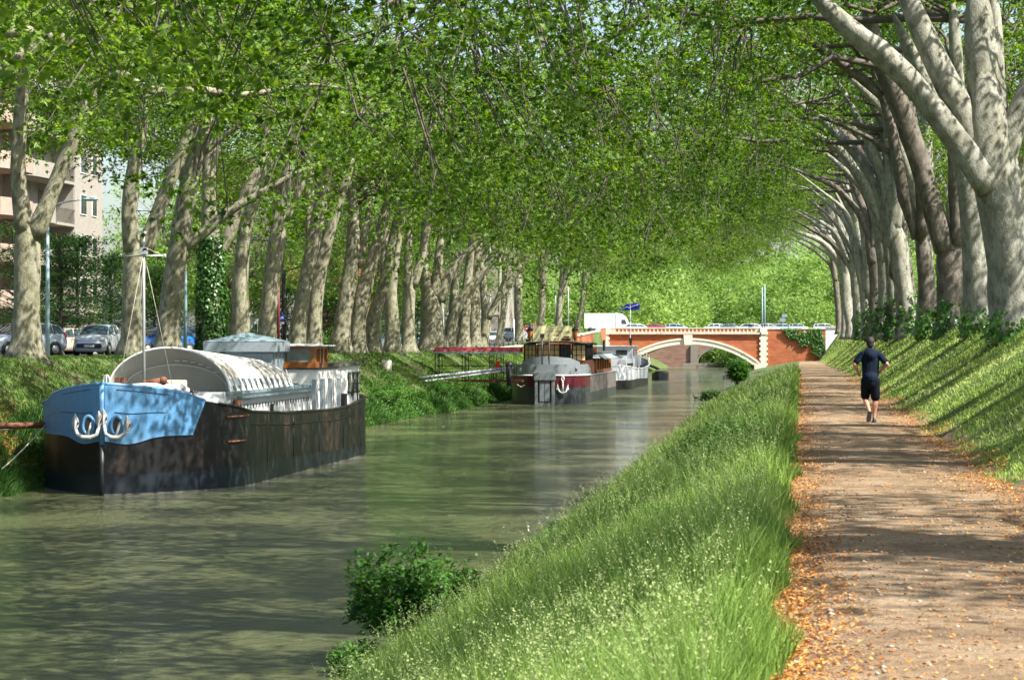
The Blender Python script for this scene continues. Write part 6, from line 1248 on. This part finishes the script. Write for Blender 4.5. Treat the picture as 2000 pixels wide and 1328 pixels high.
# people on the far pavement, tiny
# ================================================================= JOGGER
def skin_join(name, parts, voxel, mat, parent, smooth_it=4):
    """capsules and ellipsoids fused into one continuous surface"""
    mb = MB()
    for p in parts:
        if p[0] == 'c': _, pts, rs, ell = p; mb.tube(pts, rs, 16, 0, True, True, ell); mb.ball(pts[0], rs[0]*.98, 14, 9); mb.ball(pts[-1], rs[-1]*.98, 14, 9)
        else: _, c, r, sc = p; mb.ball(c, r, 18, 12, 0, sc)
    me = mb.mesh('tmp', mat); o = bpy.data.objects.new('tmp', me); scene.collection.objects.link(o)
    import bmesh
    bm = bmesh.new(); bm.from_mesh(me); bmesh.ops.recalc_face_normals(bm, faces=bm.faces); bm.to_mesh(me); bm.free()
    md = o.modifiers.new('r', 'REMESH'); md.mode = 'VOXEL'; md.voxel_size = voxel; md.use_smooth_shade = True
    sm = o.modifiers.new('s', 'SMOOTH'); sm.iterations = smooth_it; sm.factor = .5
    bpy.context.view_layer.update(); me2 = bpy.data.meshes.new_from_object(o.evaluated_get(bpy.context.evaluated_depsgraph_get())); me2.name = name
    bpy.data.objects.remove(o); me2.materials.clear(); me2.materials.append(mat)
    me2.polygons.foreach_set('use_smooth', [True]*len(me2.polygons)); return obj(name, me2, parent)
M['skin'] = simple('skin', (.46,.22,.14), .5, var=.06, scale=8); M['shirt'] = simple('navy_tshirt', (.008,.014,.030), .85, var=.2, scale=9, bmp=.4); M['shorts'] = simple('black_shorts', (.006,.008,.014), .8, var=.2, scale=9, bmp=.3)
M['hair'] = simple('dark_brown_hair', (.018,.011,.008), .7, var=.3, scale=40, bmp=.5); M['shoe'] = simple('black_shoe', (.015,.017,.025), .5); M['sole'] = simple('shoe_sole', (.05,.052,.06), .6)
jt = 1.75*FPX/(828-664.); jq = P(1700, 828, jt)
jog = thing('person', 'jogger seen from behind in a dark navy t-shirt and black shorts on the path', 'person', (jq.x, jq.y, gzf(jq.x, jq.y)+.03))
LA, RA = Vector((-.19,.0,1.40)), Vector((.19,.0,1.40)); LE, RE = Vector((-.33,-.07,1.21)), Vector((.34,-.09,1.22)); LW, RW = Vector((-.255,.13,1.05)), Vector((.24,.14,1.10))
LK, RK = Vector((-.105,.12,.50)), Vector((.105,.05,.47)); LF, RF = Vector((-.02,-.16,.23)), Vector((.075,-.02,.09))
parts = [('c', [(0,.0,.92),(0,.01,1.1),(0,.0,1.3),(0,.0,1.38)], [.14,.135,.155,.13], .60), ('c', [(-.17,0,1.41),(0,.0,1.44),(.17,0,1.41)], [.056,.07,.056], 1), ('c', [(0,.0,1.42),(0,.02,1.53)], [.062,.058], 1),
 ('s', (0,.035,1.655), .098, (.83,1.0,1.18)), ('s', (0,.075,1.60), .062, (.95,1,1)), ('c', [(0,.128,1.635),(0,.145,1.615)], [.012,.016], 1), ('s', (-.083,.03,1.64), .03, (.4,.8,1.1)), ('s', (.083,.03,1.64), .03, (.4,.8,1.1))]
for S_, E_, W_, s in ((LA, LE, LW, -1), (RA, RE, RW, 1)):
    parts += [('c', [S_, S_.lerp(E_,.5), E_], [.052,.050,.042], 1), ('c', [E_, E_.lerp(W_,.35), W_], [.042,.043,.027], 1)]
    d = (W_-E_).normalized(); palm = W_+d*.055; parts.append(('s', palm, .040, (.6,1.15,1.0)))
    side = Vector((0,.25,1)).cross(d).normalized(); up_ = d.cross(side).normalized()
    for k, ln_ in enumerate((.040,.046,.043,.034)):
        b0 = palm+d*.028+up_*(.028-.019*k); k1 = b0+d*ln_*.6; k2 = k1+(d*.35-Vector((s,0,0))*.9).normalized()*ln_*.55; k3 = k2-(d*.5+Vector((s,0,0))*.5).normalized()*ln_*.4
        parts.append(('c', [palm+up_*(.022-.015*k), b0, k1, k2, k3], [.0115,.0105,.0095,.009,.008], 1))
    tb = palm+up_*.03; parts.append(('c', [W_+d*.02+up_*.012, tb+d*.004, tb+d*.03-Vector((s*.012,0,0))], [.013,.0115,.0095], 1))
for hx, K, Fa in ((-.095, LK, LF), (.095, RK, RF)):
    hip = Vector((hx, 0, .90)); parts += [('c', [hip, hip.lerp(K,.5), K], [.095,.075,.054], 1), ('c', [K, K.lerp(Fa,.28)+Vector((0,-.012,0)), K.lerp(Fa,.7), Fa], [.054,.060,.040,.034], 1)]
parts += [('c', [LF, LF+Vector((-.02,.0,-.07))], [.034,.038], 1), ('c', [RF, RF+Vector((0,.08,-.04))], [.036,.036], 1)]
skin_join('body', parts, .0065, M['skin'], jog, 3)
sh = [('c', [(0,.0,.93),(0,.0,1.02),(0,.0,1.15),(0,.0,1.30),(0,-.0,1.40)], [.176,.172,.176,.186,.165], .62), ('c', [(-.165,0,1.415),(0,-.005,1.45),(.165,0,1.415)], [.074,.082,.074], 1)]
for S_, E_ in ((LA, LE), (RA, RE)): sh.append(('c', [S_, S_.lerp(E_,.35), S_.lerp(E_,.68)], [.072,.070,.072], 1))
skin_join('tshirt', sh, .009, M['shirt'], jog, 2)
so = [('c', [(0,0,.98),(0,0,.90),(0,0,.84)], [.150,.160,.15], .70)]
for hx, K in ((-.095, LK), (.095, RK)): hip = Vector((hx*.95, 0, .88)); so.append(('c', [hip, hip.lerp(K,.4), hip.lerp(K,.86)], [.108,.103,.095], 1))
skin_join('shorts', so, .009, M['shorts'], jog, 2)
skin_join('hair', [('s', (0,.022,1.685), .104, (.84,.98,1.06)), ('s', (0,-.012,1.625), .075, (.98,.8,1.0))], .008, M['hair'], jog, 2)
def shoe(heel, toe, upv, name='shoe'):
    heel, toe = Vector(heel), Vector(toe); d = (toe-heel).normalized(); up_ = Vector(upv).normalized(); sd = d.cross(up_).normalized(); up_ = sd.cross(d).normalized(); ln_ = (toe-heel).length
    M_ = Matrix((sd, d, up_)).transposed().to_4x4(); M_.translation = heel
    prof = [(0,.030,.085),(.12,.038,.095),(.35,.038,.075),(.6,.046,.06),(.85,.042,.048),(1,.022,.035)]
    mb = MB(); mb.loft([[M_ @ Vector((w*math.cos(a), ln_*u, .018+max(0, math.sin(a))*h)) for a in np.linspace(0, math.pi, 9)]+[M_ @ Vector((-w,ln_*u,.012)), M_ @ Vector((w,ln_*u,.012))] for u, w, h in prof], 0, True, True, True); o = mb.build(name, M['shoe'], jog, fixn=True)
    mb = MB(); pl_ = [(w*1.1, ln_*u) for u, w, h in prof]+[(-w*1.1, ln_*u) for u, w, h in reversed(prof)]; mb.prism(pl_, -.008, .018, M=M_); mb.build('sole', M['sole'], o, fixn=True)
shoe((-.018,-.235,.235), (-.050,-.185,.02), (0,.95,.25)); shoe((.075,-.075,.0), (.085,.205,.005), (0,0,1))
for k_ in ('shirt','shorts'): M[k_].node_tree.nodes['Principled BSDF'].inputs['Specular IOR Level'].default_value = .1
# bird on path edge / small white wrapper left out
